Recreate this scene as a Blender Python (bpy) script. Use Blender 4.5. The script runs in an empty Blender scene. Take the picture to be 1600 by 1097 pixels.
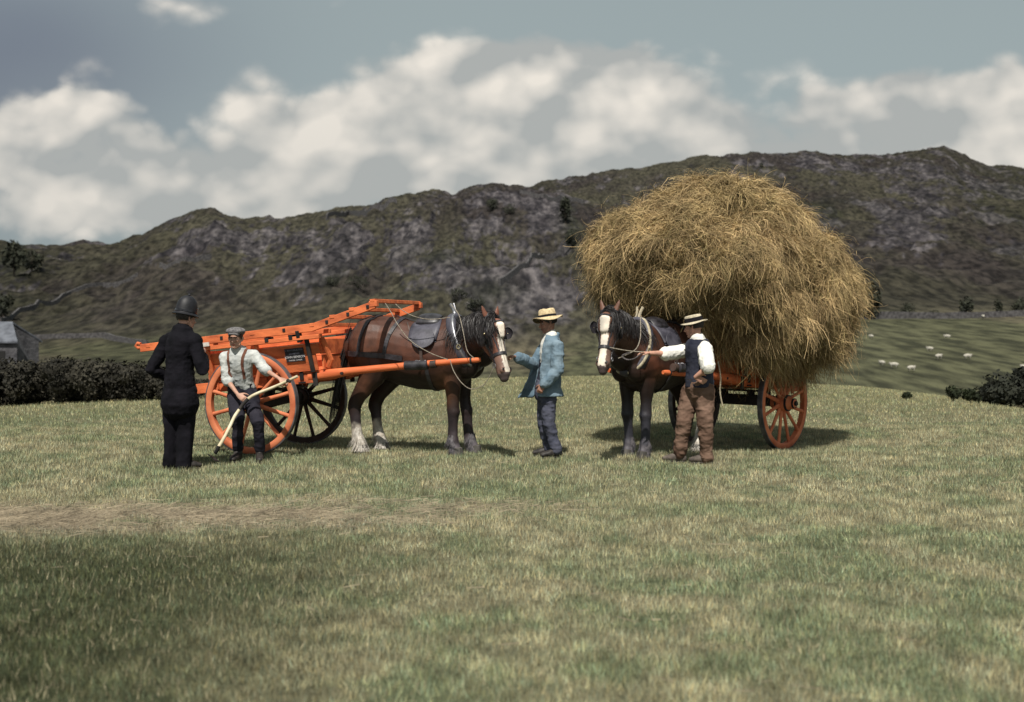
import bpy, math, random
import numpy as np
from mathutils import Vector, Matrix
from mathutils.bvhtree import BVHTree
random.seed(7)
rng = np.random.default_rng(11)
scene = bpy.context.scene
COL = scene.collection
R = math.radians

# ------------------------------------------------------------------ camera
HC, FPX, HX, HY = 1.58, 1800.0, 800.0, 508.0
cam_d = bpy.data.cameras.new('camera'); cam = bpy.data.objects.new('camera', cam_d); COL.objects.link(cam)
cam.location = (0, 0, HC); cam.rotation_euler = (R(90), 0, 0)
cam_d.sensor_width = 36; cam_d.lens = 36 * FPX / 1600.0
cam_d.shift_y = -(548.5 - HY) / 1600.0
cam_d.clip_start = 0.1; cam_d.clip_end = 8000
cam_d.dof.use_dof = True; cam_d.dof.focus_distance = 13.8; cam_d.dof.aperture_fstop = 1.7
scene.camera = cam

# ------------------------------------------------------------------ light
SUN_EL = R(57); SHDIR = Vector((0.12, 1.0, 0)).normalized()     # ground direction in which shadows fall
sun_d = bpy.data.lights.new('sun', 'SUN'); sun = bpy.data.objects.new('sun', sun_d); COL.objects.link(sun)
sun_d.energy = 4.6; sun_d.angle = R(0.6); sun_d.color = (1.0, 0.95, 0.86)
ld = Vector((SHDIR.x * math.cos(SUN_EL), SHDIR.y * math.cos(SUN_EL), -math.sin(SUN_EL)))
sun.rotation_euler = ld.to_track_quat('-Z', 'Y').to_euler()
scene.view_settings.view_transform = 'Standard'; scene.view_settings.look = 'None'
scene.view_settings.exposure = 0.22; scene.view_settings.gamma = 1.0

# ------------------------------------------------------------------ sky with cumulus
w = bpy.data.worlds.new('World'); scene.world = w; w.use_nodes = True
nt = w.node_tree; N = nt.nodes; L = nt.links
for n in list(N): N.remove(n)
def nd(t, **k):
    n = N.new(t)
    for a, b in k.items(): setattr(n, a, b)
    return n
def link(a, b): L.new(a, b)
def mth(op, a, b=None, c=None, clamp=False):
    n = N.new('ShaderNodeMath'); n.operation = op; n.use_clamp = clamp
    for i, v in enumerate((a, b, c)):
        if v is None: continue
        if isinstance(v, (int, float)): n.inputs[i].default_value = v
        else: L.new(v, n.inputs[i])
    return n.outputs[0]
def mixc(f, a, b):
    n = N.new('ShaderNodeMix'); n.data_type = 'RGBA'
    for i, v in ((0, f), (6, a), (7, b)):
        if isinstance(v, (int, float)): n.inputs[i].default_value = v
        elif isinstance(v, tuple): n.inputs[i].default_value = (*v, 1)
        else: L.new(v, n.inputs[i])
    return n.outputs[2]
sky = nd('ShaderNodeTexSky', sky_type='NISHITA', sun_disc=False)
sky.sun_elevation = SUN_EL
sky.sun_rotation = math.atan2(-SHDIR.x, -SHDIR.y)
sky.air_density = 1.0; sky.dust_density = 2.0; sky.ozone_density = 1.0
tc = nd('ShaderNodeTexCoord'); sep = nd('ShaderNodeSeparateXYZ'); link(tc.outputs['Generated'], sep.inputs[0])
ay = mth('MAXIMUM', mth('ABSOLUTE', sep.outputs[1]), 0.05)
U = mth('DIVIDE', sep.outputs[0], ay); V = mth('DIVIDE', sep.outputs[2], ay)
comb = nd('ShaderNodeCombineXYZ'); link(mth('MULTIPLY', U, 1.0), comb.inputs[0]); link(mth('MULTIPLY', V, 1.35), comb.inputs[1])
link(mth('MULTIPLY', sep.outputs[1], 0.3), comb.inputs[2])
def noise(vec, scale, detail, rough, dist=0.0):
    n = nd('ShaderNodeTexNoise'); n.inputs['Scale'].default_value = scale; n.inputs['Detail'].default_value = detail
    n.inputs['Roughness'].default_value = rough; n.inputs['Distortion'].default_value = dist
    link(vec, n.inputs['Vector']); return n.outputs['Fac']
def shifted(vec, off):
    n = nd('ShaderNodeVectorMath', operation='ADD'); link(vec, n.inputs[0]); n.inputs[1].default_value = off; return n.outputs[0]
cv = comb.outputs[0]
def billow(vec, det):
    # cauliflower heads: fine noise bends the cells of a fractal Voronoi
    nv = nd('ShaderNodeTexNoise'); nv.inputs['Scale'].default_value = 9.0; nv.inputs['Detail'].default_value = 3; link(vec, nv.inputs['Vector'])
    wv = nd('ShaderNodeVectorMath', operation='MULTIPLY_ADD'); link(nv.outputs['Color'], wv.inputs[0]); wv.inputs[1].default_value = (.07, .07, .02); link(vec, wv.inputs[2])
    v = nd('ShaderNodeTexVoronoi', feature='F1'); v.inputs['Scale'].default_value = 13.0; v.inputs['Detail'].default_value = det
    v.inputs['Roughness'].default_value = .5; link(wv.outputs[0], v.inputs['Vector'])
    nn_ = noise(vec, 8.0, det + 4, .58, 0.0)
    return mth('ADD', mth('MULTIPLY', nn_, .72), mth('MULTIPLY', mth('SUBTRACT', 0.85, v.outputs['Distance']), .46))
n1 = billow(cv, 2)
na = noise(cv, 8.0, 3, .5)
n1b = noise(shifted(cv, (0.008, -0.030, 0)), 8.0, 3, .5)
n2 = noise(cv, 3.0, 4, 0.5)
blobs = [(145,172,80,46,.85),(30,190,70,50,.5),(200,262,150,44,.55),(400,262,80,46,.55),(70,300,120,40,.30),
 (760,140,130,62,1.0),(640,180,120,60,.7),(520,200,110,40,.65),(400,150,55,42,.38),(860,190,160,90,.9),(980,150,110,70,.7),
 (1080,200,120,70,.6),(1150,250,160,50,.7),(560,265,260,50,.42),(1420,150,70,50,.95),(1330,200,130,60,.5),(1280,150,50,36,.55),
 (1500,200,90,50,.45),(1600,165,55,45,.75),(960,90,60,26,.25),(280,14,130,38,.24),(480,8,80,20,.15),(560,320,460,50,.50),(1150,290,460,50,.45),(1560,235,120,50,.35),(240,200,90,60,.2),(1590,95,70,30,.25),(1250,290,500,40,.30),(90,345,130,34,.5),(300,330,110,30,.42),(480,315,90,26,.4),(20,240,60,40,.4)]
tot = None
for (a, b, rx, ry, s) in blobs:
    du = mth('MULTIPLY', mth('SUBTRACT', U, (a - HX) / FPX), FPX / (rx * 1.12))
    dv = mth('MULTIPLY', mth('SUBTRACT', V, (HY - b) / FPX), FPX / (ry * 1.15))
    q = mth('ADD', mth('MULTIPLY', du, du), mth('MULTIPLY', dv, dv))
    e = mth('MULTIPLY', mth('EXPONENT', mth('MULTIPLY', q, -1.0)), s)
    tot = e if tot is None else mth('ADD', tot, e)
front = mth('GREATER_THAN', sep.outputs[1], 0.0)
tot = mth('MULTIPLY', mth('MINIMUM', tot, 1.1), front)
# elsewhere in the sky: scattered cumulus from the slow noise
outside = mth('MULTIPLY', mth('ADD', mth('GREATER_THAN', mth('ABSOLUTE', U), 0.62), mth('SUBTRACT', 1.0, front), clamp=True), mth('MULTIPLY', mth('SUBTRACT', n2, 0.42), 2.5))
tot = mth('ADD', tot, outside)
dens = mth('ADD', tot, mth('MULTIPLY', mth('MULTIPLY', mth('SUBTRACT', n1, 0.5), 1.45), mth('ADD', 0.12, mth('MULTIPLY', tot, 2.2), clamp=True)))
mr = nd('ShaderNodeMapRange', interpolation_type='SMOOTHSTEP'); link(dens, mr.inputs[0])
mr.inputs[1].default_value = 0.08; mr.inputs[2].default_value = 0.48
cover = mr.outputs[0]
shade = mth('ADD', 0.60, mth('ADD', mth('MULTIPLY', mth('SUBTRACT', n1b, na), -4.2), mth('MULTIPLY', mth('SUBTRACT', n1, 0.5), 2.0)), clamp=True)
low = mth('MULTIPLY', mth('SUBTRACT', V, 0.13), 3.0, clamp=True)
shade = mth('MULTIPLY', shade, mth('ADD', 0.74, low), clamp=True)
hs = nd('ShaderNodeHueSaturation'); hs.inputs['Saturation'].default_value = 0.42; hs.inputs['Value'].default_value = 1.0
link(sky.outputs[0], hs.inputs['Color'])
clear = mixc(0.80, hs.outputs[0], (3.1, 3.75, 3.75))
# darker slate cloud towards the upper left
dl = mth('EXPONENT', mth('MULTIPLY', mth('ADD', mth('POWER', mth('MULTIPLY', mth('ADD', U, 0.46), 5.0), 2.0), mth('POWER', mth('MULTIPLY', mth('SUBTRACT', V, 0.235), 11.0), 2.0)), -1.0))
dl = mth('MULTIPLY', mth('MULTIPLY', dl, front), mth('ADD', 0.55, mth('MULTIPLY', n2, 0.6)))
clear = mixc(mth('MULTIPLY', dl, 0.8, clamp=True), clear, (1.1, 1.25, 1.9))
dl2 = mth('EXPONENT', mth('MULTIPLY', mth('ADD', mth('POWER', mth('MULTIPLY', mth('ADD', U, 0.45), 5.5), 2.0), mth('POWER', mth('MULTIPLY', mth('SUBTRACT', V, 0.12), 11.0), 2.0)), -1.0))
clear = mixc(mth('MULTIPLY', mth('MULTIPLY', dl2, front), 0.4, clamp=True), clear, (1.9, 2.15, 2.5))
cloudc = mixc(shade, (4.1, 4.25, 4.15), (8.6, 8.0, 7.15))
final = mixc(mth('MULTIPLY', cover, 0.93), clear, cloudc)
bg = nd('ShaderNodeBackground'); bg.inputs['Strength'].default_value = 0.088
link(final, bg.inputs[0]); out = nd('ShaderNodeOutputWorld'); link(bg.outputs[0], out.inputs[0])
w.cycles.sampling_method = 'MANUAL'; w.cycles.sample_map_resolution = 512

# ------------------------------------------------------------------ numeric helpers
def _h(ix, iy, iz, s):
    h = (ix * 374761393 + iy * 668265263 + iz * 2147483647 + s * 1274126177) & 0xffffffff
    h = ((h ^ (h >> 13)) * 1274126177) & 0xffffffff
    h = ((h ^ (h >> 16)) * 2246822519) & 0xffffffff
    return ((h ^ (h >> 15)) & 0xffff) / 65535.0
def vn(P, s=0):
    P = np.asarray(P, float)
    if P.shape[1] == 2: P = np.column_stack([P, np.zeros(len(P))])
    i = np.floor(P).astype(np.int64); f = P - i; f = f * f * (3 - 2 * f)
    r = 0
    for dx in (0, 1):
        wx = f[:, 0] if dx else 1 - f[:, 0]
        for dy in (0, 1):
            wy = f[:, 1] if dy else 1 - f[:, 1]
            for dz in (0, 1):
                wz = f[:, 2] if dz else 1 - f[:, 2]
                r = r + wx * wy * wz * _h(i[:, 0] + dx, i[:, 1] + dy, i[:, 2] + dz, s)
    return r
def fbm(P, o=4, s=0, g=0.5, ridge=False):
    P = np.asarray(P, float); a = 1.0; t = 0; r = 0
    for k in range(o):
        v = vn(P * (2.03 ** k) + k * 17.3, s + k)
        if ridge: v = 1 - abs(2 * v - 1)
        r = r + a * v; t += a; a *= g
    return r / t
def sm(x, a, b):
    t = np.clip((np.asarray(x, float) - a) / (b - a), 0, 1); return t * t * (3 - 2 * t)
def pix(px, py, d):
    return Vector(((px - HX) / FPX * d, d, HC - (py - HY) / FPX * d))

# ------------------------------------------------------------------ materials
def new_mat(name):
    m = bpy.data.materials.new(name); m.use_nodes = True
    return m, m.node_tree.nodes, m.node_tree.links, m.node_tree.nodes['Principled BSDF']
def mat(name, c1, c2=None, scale=8, rough=0.8, bump=0.0, bscale=None, metal=0.0, detail=4, stretch=None, spec=0.4, lo=.35, hi=.65, attr=False, amt=1.0, sheen=0):
    """noise between two colours (or the mesh's own colour attribute, varied) plus a bump"""
    m, n, l, b = new_mat(name)
    b.inputs['Roughness'].default_value = rough; b.inputs['Metallic'].default_value = metal
    b.inputs['Specular IOR Level'].default_value = spec
    if sheen: b.inputs['Sheen Weight'].default_value = sheen
    t = n.new('ShaderNodeTexCoord'); mp = n.new('ShaderNodeMapping'); l.new(t.outputs['Object'], mp.inputs[0])
    if stretch: mp.inputs['Scale'].default_value = stretch
    tx = n.new('ShaderNodeTexNoise'); tx.inputs['Scale'].default_value = scale; tx.inputs['Detail'].default_value = detail
    l.new(mp.outputs[0], tx.inputs[0])
    r = n.new('ShaderNodeMapRange'); l.new(tx.outputs['Fac'], r.inputs[0]); r.inputs[1].default_value = lo; r.inputs[2].default_value = hi
    if attr:
        at = n.new('ShaderNodeAttribute'); at.attribute_name = 'Col'
        mx = n.new('ShaderNodeMix'); mx.data_type = 'RGBA'; mx.blend_type = 'MULTIPLY'; mx.inputs[0].default_value = amt
        l.new(at.outputs['Color'], mx.inputs[6])
        mx2 = n.new('ShaderNodeMix'); mx2.data_type = 'RGBA'; l.new(r.outputs[0], mx2.inputs[0])
        mx2.inputs[6].default_value = (*c1, 1); mx2.inputs[7].default_value = (*c2, 1)
        l.new(mx2.outputs[2], mx.inputs[7]); l.new(mx.outputs[2], b.inputs['Base Color'])
    else:
        mx = n.new('ShaderNodeMix'); mx.data_type = 'RGBA'; l.new(r.outputs[0], mx.inputs[0])
        mx.inputs[6].default_value = (*c1, 1); mx.inputs[7].default_value = (*(c2 or c1), 1)
        l.new(mx.outputs[2], b.inputs['Base Color'])
    if bump:
        tb = n.new('ShaderNodeTexNoise'); tb.inputs['Scale'].default_value = bscale or scale * 4; tb.inputs['Detail'].default_value = 5
        l.new(mp.outputs[0], tb.inputs[0]); bp = n.new('ShaderNodeBump'); bp.inputs['Strength'].default_value = 1.0
        bp.inputs['Distance'].default_value = bump; l.new(tb.outputs['Fac'], bp.inputs['Height']); l.new(bp.outputs[0], b.inputs['Normal'])
    return m

# ------------------------------------------------------------------ object helpers
def mesh_data(name, verts, faces, mt=None, smooth=True, cols=None):
    me = bpy.data.meshes.new(name)
    if isinstance(faces, np.ndarray):
        verts = np.asarray(verts, np.float32); k = faces.shape[1]
        me.vertices.add(len(verts)); me.vertices.foreach_set('co', verts.ravel())
        me.loops.add(faces.size); me.loops.foreach_set('vertex_index', faces.astype(np.int32).ravel())
        me.polygons.add(len(faces)); me.polygons.foreach_set('loop_start', np.arange(0, faces.size, k, dtype=np.int32))
        me.polygons.foreach_set('loop_total', np.full(len(faces), k, np.int32))
        me.update(calc_edges=True)
    else:
        me.from_pydata([tuple(v) for v in verts], [], faces); me.update()
    if smooth: me.polygons.foreach_set('use_smooth', np.ones(len(me.polygons), bool))
    if cols is not None:
        a = me.color_attributes.new('Col', 'FLOAT_COLOR', 'POINT')
        c = np.ones((len(me.vertices), 4), np.float32); c[:, :3] = cols; a.data.foreach_set('color', c.ravel())
    if mt: me.materials.append(mt)
    return me
def link_obj(name, data, parent=None, loc=None):
    o = bpy.data.objects.new(name, data); COL.objects.link(o)
    if parent: o.parent = parent
    if loc is not None: o.location = loc
    return o
def thing(name, label, cat, loc=(0, 0, 0), rz=0, group=None):
    o = bpy.data.objects.new(name, None); COL.objects.link(o); o.location = loc; o.rotation_euler = (0, 0, rz)
    o.empty_display_size = .2
    return tag(o, label, cat, group)
def tag(o, label, cat, group=None, kind=None):
    if label: o['label'] = label
    if cat: o['category'] = cat
    if group: o['group'] = group
    if kind: o['kind'] = kind
    return o
def copy_tree(o, parent=None):
    c = o.copy(); COL.objects.link(c); c.parent = parent
    for ch in o.children: copy_tree(ch, c)
    return c
class MB:
    """collects shapes for ONE mesh"""
    def __init__(s): s.v = []; s.f = []
    def add(s, v, f):
        b = len(s.v); s.v += [Vector(q) for q in v]; s.f += [[i + b for i in g] for g in f]; return s
    def box(s, c, d, M=None, bev=0.0):
        """bevelled box"""
        hx, hy, hz = d[0] / 2, d[1] / 2, d[2] / 2; c = Vector(c)
        e = bev or min(hx, hy, hz) * 0.16
        P = []; idx = {}
        for sx in (-1, 1):
            for sy in (-1, 1):
                for sz in (-1, 1):
                    for ax, q in enumerate(((hx, hy - e, hz - e), (hx - e, hy, hz - e), (hx - e, hy - e, hz))):
                        idx[(sx, sy, sz, ax)] = len(P); P.append(Vector((sx * q[0], sy * q[1], sz * q[2])))
        F = []
        def I(sx, sy, sz, a): return idx[(sx, sy, sz, a)]
        for k in (-1, 1):
            F.append([I(k, -1, -1, 0), I(k, 1, -1, 0), I(k, 1, 1, 0), I(k, -1, 1, 0)][::k])
            F.append([I(-1, k, -1, 1), I(-1, k, 1, 1), I(1, k, 1, 1), I(1, k, -1, 1)][::k])
            F.append([I(-1, -1, k, 2), I(1, -1, k, 2), I(1, 1, k, 2), I(-1, 1, k, 2)][::k])
        for a in (-1, 1):
            for b in (-1, 1):
                F.append([I(a, b, -1, 0), I(a, b, 1, 0), I(a, b, 1, 1), I(a, b, -1, 1)][::-a * b])
                F.append([I(a, -1, b, 0), I(a, 1, b, 0), I(a, 1, b, 2), I(a, -1, b, 2)][::a * b])
                F.append([I(-1, a, b, 1), I(1, a, b, 1), I(1, a, b, 2), I(-1, a, b, 2)][::-a * b])
                for q in (-1, 1): F.append([I(a, b, q, 0), I(a, b, q, 1), I(a, b, q, 2)][::a * b * q])
        if M is not None: P = [M @ p + c for p in P]
        else: P = [p + c for p in P]
        return s.add(P, F)
    def beam(s, a, b, wd, ht, up=(0, 0, 1)):
        """a box from point a to b, wd across, ht along up"""
        a = Vector(a); b = Vector(b); x = (b - a); ln = x.length; x.normalize()
        y = Vector(up).cross(x).normalized(); z = x.cross(y)
        M = Matrix((x, y, z)).transposed()
        return s.box((a + b) / 2, (ln, wd, ht), M)
    def tube(s, pts, rad, n=10, side=None, cap=True):
        """loft along pts; rad = list of r or (a,b): a along 'side'"""
        pts = [Vector(p) for p in pts]; K = len(pts)
        if not isinstance(rad, (list, tuple)): rad = [rad] * K
        T = []
        for i in range(K):
            t = (pts[min(i + 1, K - 1)] - pts[max(i - 1, 0)])
            T.append(t.normalized() if t.length > 1e-9 else Vector((0, 0, 1)))
        sd = Vector(side) if side is not None else (Vector((0, 0, 1)) if abs(T[0].z) < .9 else Vector((1, 0, 0))).cross(T[0])
        V = []; F = []
        for i in range(K):
            u = sd - T[i] * sd.dot(T[i])
            if u.length < 1e-6: u = T[i].orthogonal()
            u.normalize(); v = T[i].cross(u)
            if side is None: sd = u
            r = rad[i]; ra, rb = (r if isinstance(r, (tuple, list)) else (r, r))
            for k in range(n):
                a = 2 * math.pi * k / n; V.append(pts[i] + u * (ra * math.cos(a)) + v * (rb * math.sin(a)))
        for i in range(K - 1):
            for k in range(n):
                F.append([i * n + k, i * n + (k + 1) % n, (i + 1) * n + (k + 1) % n, (i + 1) * n + k])
        if cap:
            F.append(list(range(n))[::-1]); F.append([(K - 1) * n + k for k in range(n)])
        return s.add(V, F)
    def limb(s, pts, rad, n=14, side=None):
        """tube with domed ends, for bodies"""
        pts = [Vector(p) for p in pts]
        rr = [(r if isinstance(r, (tuple, list)) else (r, r)) for r in rad]
        t0 = (pts[0] - pts[1]).normalized(); t1 = (pts[-1] - pts[-2]).normalized()
        def dome(p, t, r):
            m = min(r); return [(p + t * m * h, (r[0] * q, r[1] * q)) for h, q in ((.5, .866), (.85, .527), (.98, .2))]
        A = dome(pts[0], t0, rr[0])[::-1]; B = dome(pts[-1], t1, rr[-1])
        return s.tube([a[0] for a in A] + pts + [b[0] for b in B], [a[1] for a in A] + rr + [b[1] for b in B], n, side)
    def ell(s, c, r, M=None, n=16, m=10):
        c = Vector(c); V = []; F = []
        for i in range(m + 1):
            th = math.pi * i / m
            th = min(max(th, 0.04), math.pi - 0.04)
            for k in range(n):
                a = 2 * math.pi * k / n
                p = Vector((r[0] * math.sin(th) * math.cos(a), r[1] * math.sin(th) * math.sin(a), r[2] * math.cos(th)))
                V.append((M @ p if M is not None else p) + c)
        for i in range(m):
            for k in range(n): F.append([i * n + k, (i + 1) * n + k, (i + 1) * n + (k + 1) % n, i * n + (k + 1) % n])
        F.append(list(range(n))); F.append([m * n + k for k in range(n)][::-1])
        return s.add(V, F)
    def lathe(s, prof, n=24, axis='z', c=(0, 0, 0), M=None, closed=False, sx=1, sy=1):
        c = Vector(c); V = []; F = []; K = len(prof)
        for (r, h) in prof:
            for k in range(n):
                a = 2 * math.pi * k / n
                p = Vector((r * math.cos(a) * sx, r * math.sin(a) * sy, h)) if axis == 'z' else Vector((r * math.cos(a), h, r * math.sin(a)))
                V.append((M @ p if M is not None else p) + c)
        for i in range(K if closed else K - 1):
            j = (i + 1) % K
            for k in range(n): F.append([i * n + k, i * n + (k + 1) % n, j * n + (k + 1) % n, j * n + k])
        if not closed: F.append(list(range(n))[::-1]); F.append([(K - 1) * n + k for k in range(n)])
        return s.add(V, F)
    def xf(s, fn): s.v = [fn(v) for v in s.v]; return s
    def build(s, name, mt, parent=None, smooth=False, loc=None, bevel=0, origin=None, auto=True):
        v = s.v if origin is None else [p - Vector(origin) for p in s.v]
        me = mesh_data(name, v, s.f, mt, smooth)
        if smooth and auto:
            try: me.set_sharp_from_angle(angle=R(50))
            except Exception: pass
        return link_obj(name, me, parent, loc)
def remesh(mb, voxel, smooth=2, fac=0.5):
    me = mesh_data('tmp', mb.v, mb.f); o = bpy.data.objects.new('tmp', me); COL.objects.link(o)
    m = o.modifiers.new('r', 'REMESH'); m.mode = 'VOXEL'; m.voxel_size = voxel; m.use_smooth_shade = True
    if smooth: q = o.modifiers.new('s', 'SMOOTH'); q.factor = fac; q.iterations = smooth
    dg = bpy.context.evaluated_depsgraph_get(); dg.update(); e = o.evaluated_get(dg)
    nm = bpy.data.meshes.new_from_object(e); k = len(nm.vertices)
    co = np.empty(k * 3, np.float32); nm.vertices.foreach_get('co', co)
    no = np.empty(k * 3, np.float32); nm.vertices.foreach_get('normal', no)
    F = [list(p.vertices) for p in nm.polygons]
    F = np.array([f if len(f) == 4 else f + [f[-1]] for f in F], np.int32) if all(len(f) == 4 for f in F) else F
    bpy.data.objects.remove(o); bpy.data.meshes.remove(me); bpy.data.meshes.remove(nm)
    return co.reshape(-1, 3).astype(float), F, no.reshape(-1, 3).astype(float)
def crom(pts, k=6):
    pts = [Vector(p) for p in pts]; out = []; n = len(pts)
    for i in range(n - 1):
        p0 = pts[max(i - 1, 0)]; p1 = pts[i]; p2 = pts[i + 1]; p3 = pts[min(i + 2, n - 1)]
        for j in range(k):
            t = j / k
            out.append(0.5 * ((2 * p1) + (p2 - p0) * t + (2 * p0 - 5 * p1 + 4 * p2 - p3) * t * t + (3 * p1 - p0 - 3 * p2 + p3) * t ** 3))
    out.append(pts[-1]); return out
# ================================================================== terrain
def gz(x, y):
    """height of the hay field near the group"""
    x = np.asarray(x, float); y = np.asarray(y, float)
    z = -0.07 * np.exp(-(((x - 3.3) / 1.5) ** 2 + ((y - 15.6) / 1.3) ** 2)) + 0.04 * np.exp(-(((x + .8) / 1.6) ** 2 + ((y - 13.8) / 1.6) ** 2))
    d = np.hypot(x, y); px = HX + FPX * x / np.maximum(y, 1e-3)
    px = np.where(y > 0.2 * d, px, np.where(x > 0, 2400, -800))
    dc = np.interp(px, [-800, 0, 250, 600, 950, 1340, 1600, 2400], [19, 20.5, 23, 29, 33, 27.5, 19.5, 17])
    u = np.maximum(0, d - dc); fall = 0.004 * u ** 2
    fall = np.where(u > 30, 3.6 + (u - 30) * 0.24, fall)
    return z - fall + (fbm(np.column_stack([x.ravel(), y.ravel()]) * .35, 3, 5).reshape(x.shape) - .5) * 0.05 * np.clip(d / 12, 0, 1)
def gzs(x, y): return float(gz(np.array([x]), np.array([y]))[0])
def ground_at(px, py):
    """point of the near field seen at a pixel"""
    d = 2.0
    while d < 60:
        x = (px - HX) / FPX * d
        if HC - (py - HY) / FPX * d <= gzs(x, d): return Vector((x, d, gzs(x, d)))
        d += 0.02
    return Vector((x, d, gzs(x, d)))

# far country: z from seen outlines, one table per bearing: (distance, picture row)
XK = [-700, 0, 95, 130, 185, 220, 300, 335, 360, 440, 540, 640, 700, 765, 800, 870, 910, 1000, 1100, 1180, 1290, 1400, 1475, 1540, 1600, 2300]
CF = [400, 378, 389, 386, 389, 371, 340, 336, 347, 349, 329, 305, 303, 291, 294, 306, 314, 332, 360, 400, 430, 440, 440, 440, 440, 440]      # front fell crest row
CB = [400, 381, 384, 376, 390, 400, 400, 400, 400, 400, 380, 340, 330, 315, 303, 283, 275, 266, 245, 241, 242, 244, 234, 258, 267, 330]      # back fell crest row
BA = [550, 548, 548, 547, 547, 547, 547, 547, 548, 552, 556, 558, 558, 556, 554, 550, 545, 535, 518, 498, 497, 496, 495, 494, 493, 490]      # foot of the fells at 260 m
def far_z(px, d):
    px = np.asarray(px, float); d = np.asarray(d, float)
    rows = lambda T: np.interp(px, XK, T)
    zr = lambda row, dist: HC - (row - HY) / FPX * dist
    zb = zr(rows(BA), 260.0)
    x = (px - HX) / FPX * d
    P = np.column_stack([x.ravel(), d.ravel() * .42])
    shp = px.shape
    low = np.interp(d, [50, 75, 110, 150, 260], [0, .08, .22, .45, 1.0]); zl = -9.0 + (zb + 9.0) * low
    zl = np.where(d > 260, zb, zl)
    tF = np.clip((d - 260) / (620 - 260), 0, 1); zf = zb + (zr(rows(CF), 620.0) - zb) * (0.75 * tF + 0.25 * sm(tF, 0, 1)) ** 1.1
    zf = zf - np.maximum(0, d - 620) * 0.25
    tB = np.clip((d - 260) / (980 - 260), 0, 1); zk = zb + (zr(rows(CB), 980.0) - zb) * tB ** 1.25
    zk = zk - np.maximum(0, d - 980) * 0.3
    z = np.where(d <= 260, zl, np.maximum(zf, zk))
    rough = sm(d, 255, 420)
    onback = (zk > zf)
    rg = fbm(P / 46.0, 5, 31, .55, True).reshape(shp) - .55
    rg2 = fbm(P / 15.0, 4, 77, .6, True).reshape(shp) - .5
    lg = fbm(P / 130.0, 3, 9).reshape(shp) - .5
    crest = np.where(onback, sm(d, 800, 980), sm(d, 500, 620))
    amp = rough * (1 - 0.72 * crest)
    z = z + amp * (rg * 15 + rg2 * 7.5 + lg * 9) + rough * crest * (rg * 3.2 + rg2 * 3.4)
    z = z + (1 - rough) * (fbm(P / 25.0, 3, 3).reshape(shp) - .5) * .35
    return z, rg, rg2, onback
def far_hit(px, py, d0=60.0, d1=1100.0):
    d = np.linspace(d0, d1, 2500); z, *_ = far_z(np.full_like(d, px), d)
    row = HY - (z - HC) / d * FPX
    k = np.where(row <= py)[0]
    k = k[0] if len(k) else int(np.argmin(row))
    return Vector(((px - HX) / FPX * d[k], d[k], z[k]))

# near hay field sheet
def polar_grid(pxs, ds, zf):
    PX, D = np.meshgrid(pxs, ds); X = (PX - HX) / FPX * D
    Z = zf(PX, D, X); n, m = D.shape
    V = np.column_stack([X.ravel(), D.ravel(), Z.ravel()])
    i = np.arange((n - 1) * m).reshape(n - 1, m)[:, :-1].ravel()
    return V, np.column_stack([i, i + 1, i + m + 1, i + m]), PX.ravel(), D.ravel()

def straw_mask(x, y):
    """1 on the raked line of pale straw left on the grass"""
    P = np.column_stack([x, y])
    w1 = 9.65 + 0.10 * x + 0.35 * (fbm(P * .5, 2, 40) - .5)
    m = np.exp(-(((y - w1) + .5 * (fbm(P * np.array([1.2, 2.5]), 3, 44) - .5)) / 0.55) ** 2) * sm(-x, -1.2, 3.6)
    w2 = 16.5 + (fbm(P * .4, 2, 41) - .5)
    return np.clip(m, 0, 1) * sm(fbm(P * np.array([1.0, 2.4]), 4, 42, .6), .20, .56)
def field_col(x, y):
    P = np.column_stack([x, y]); n = len(x)
    a = fbm(P * .55, 4, 21); b = fbm(P * 2.6, 3, 22); c = fbm(P * np.array([.25, .9]), 3, 23)
    green = np.array([.185, .220, .122]); dry = np.array([.345, .315, .200]); dark = np.array([.060, .072, .034])
    t = (.12 + .66 * sm(a * .4 + b * .6, .34, .68))[:, None]
    col = green * (1 - t) + dry * t
    t2 = sm(c * .45 + b * .55, .46, .60)[:, None] * .55; col = col * (1 - t2) + dry * t2
    # darker green to the front left
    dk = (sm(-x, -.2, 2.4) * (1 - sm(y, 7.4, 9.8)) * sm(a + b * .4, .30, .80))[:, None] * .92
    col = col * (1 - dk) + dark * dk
    far = sm(y, 14, 26)[:, None]; col = col * (1 - far * .5) + np.array([.285, .265, .135]) * far * .5
    sx = np.clip(straw_mask(x, y), 0, 1)[:, None]
    return col * (1 - sx * .85) + np.array([.41, .345, .275]) * sx * .85

M_FIELD = mat('field_soil_and_thatch', (.55, .55, .55), (1.15, 1.15, 1.15), 14, .95, .02, 60, attr=True, detail=6, spec=.1)
M_BLADE = mat('grass_blades', (.7, .7, .7), (1.2, 1.2, 1.2), 3, .8, attr=True, spec=.2)
pxs = np.concatenate([np.linspace(-3200, -150, 60)[:-1], np.linspace(-150, 1750, 340), np.linspace(1750, 4800, 60)[1:]])
ds = np.concatenate([np.linspace(.3, 3.5, 12)[:-1], np.geomspace(3.5, 90, 420)])
V, F, PXg, Dg = polar_grid(pxs, ds, lambda PX, D, X: gz(X, D))
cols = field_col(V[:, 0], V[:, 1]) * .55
o = link_obj('hay_field', mesh_data('hay_field', V, F, M_FIELD, True, cols)); tag(o, None, None, kind='structure')

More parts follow.
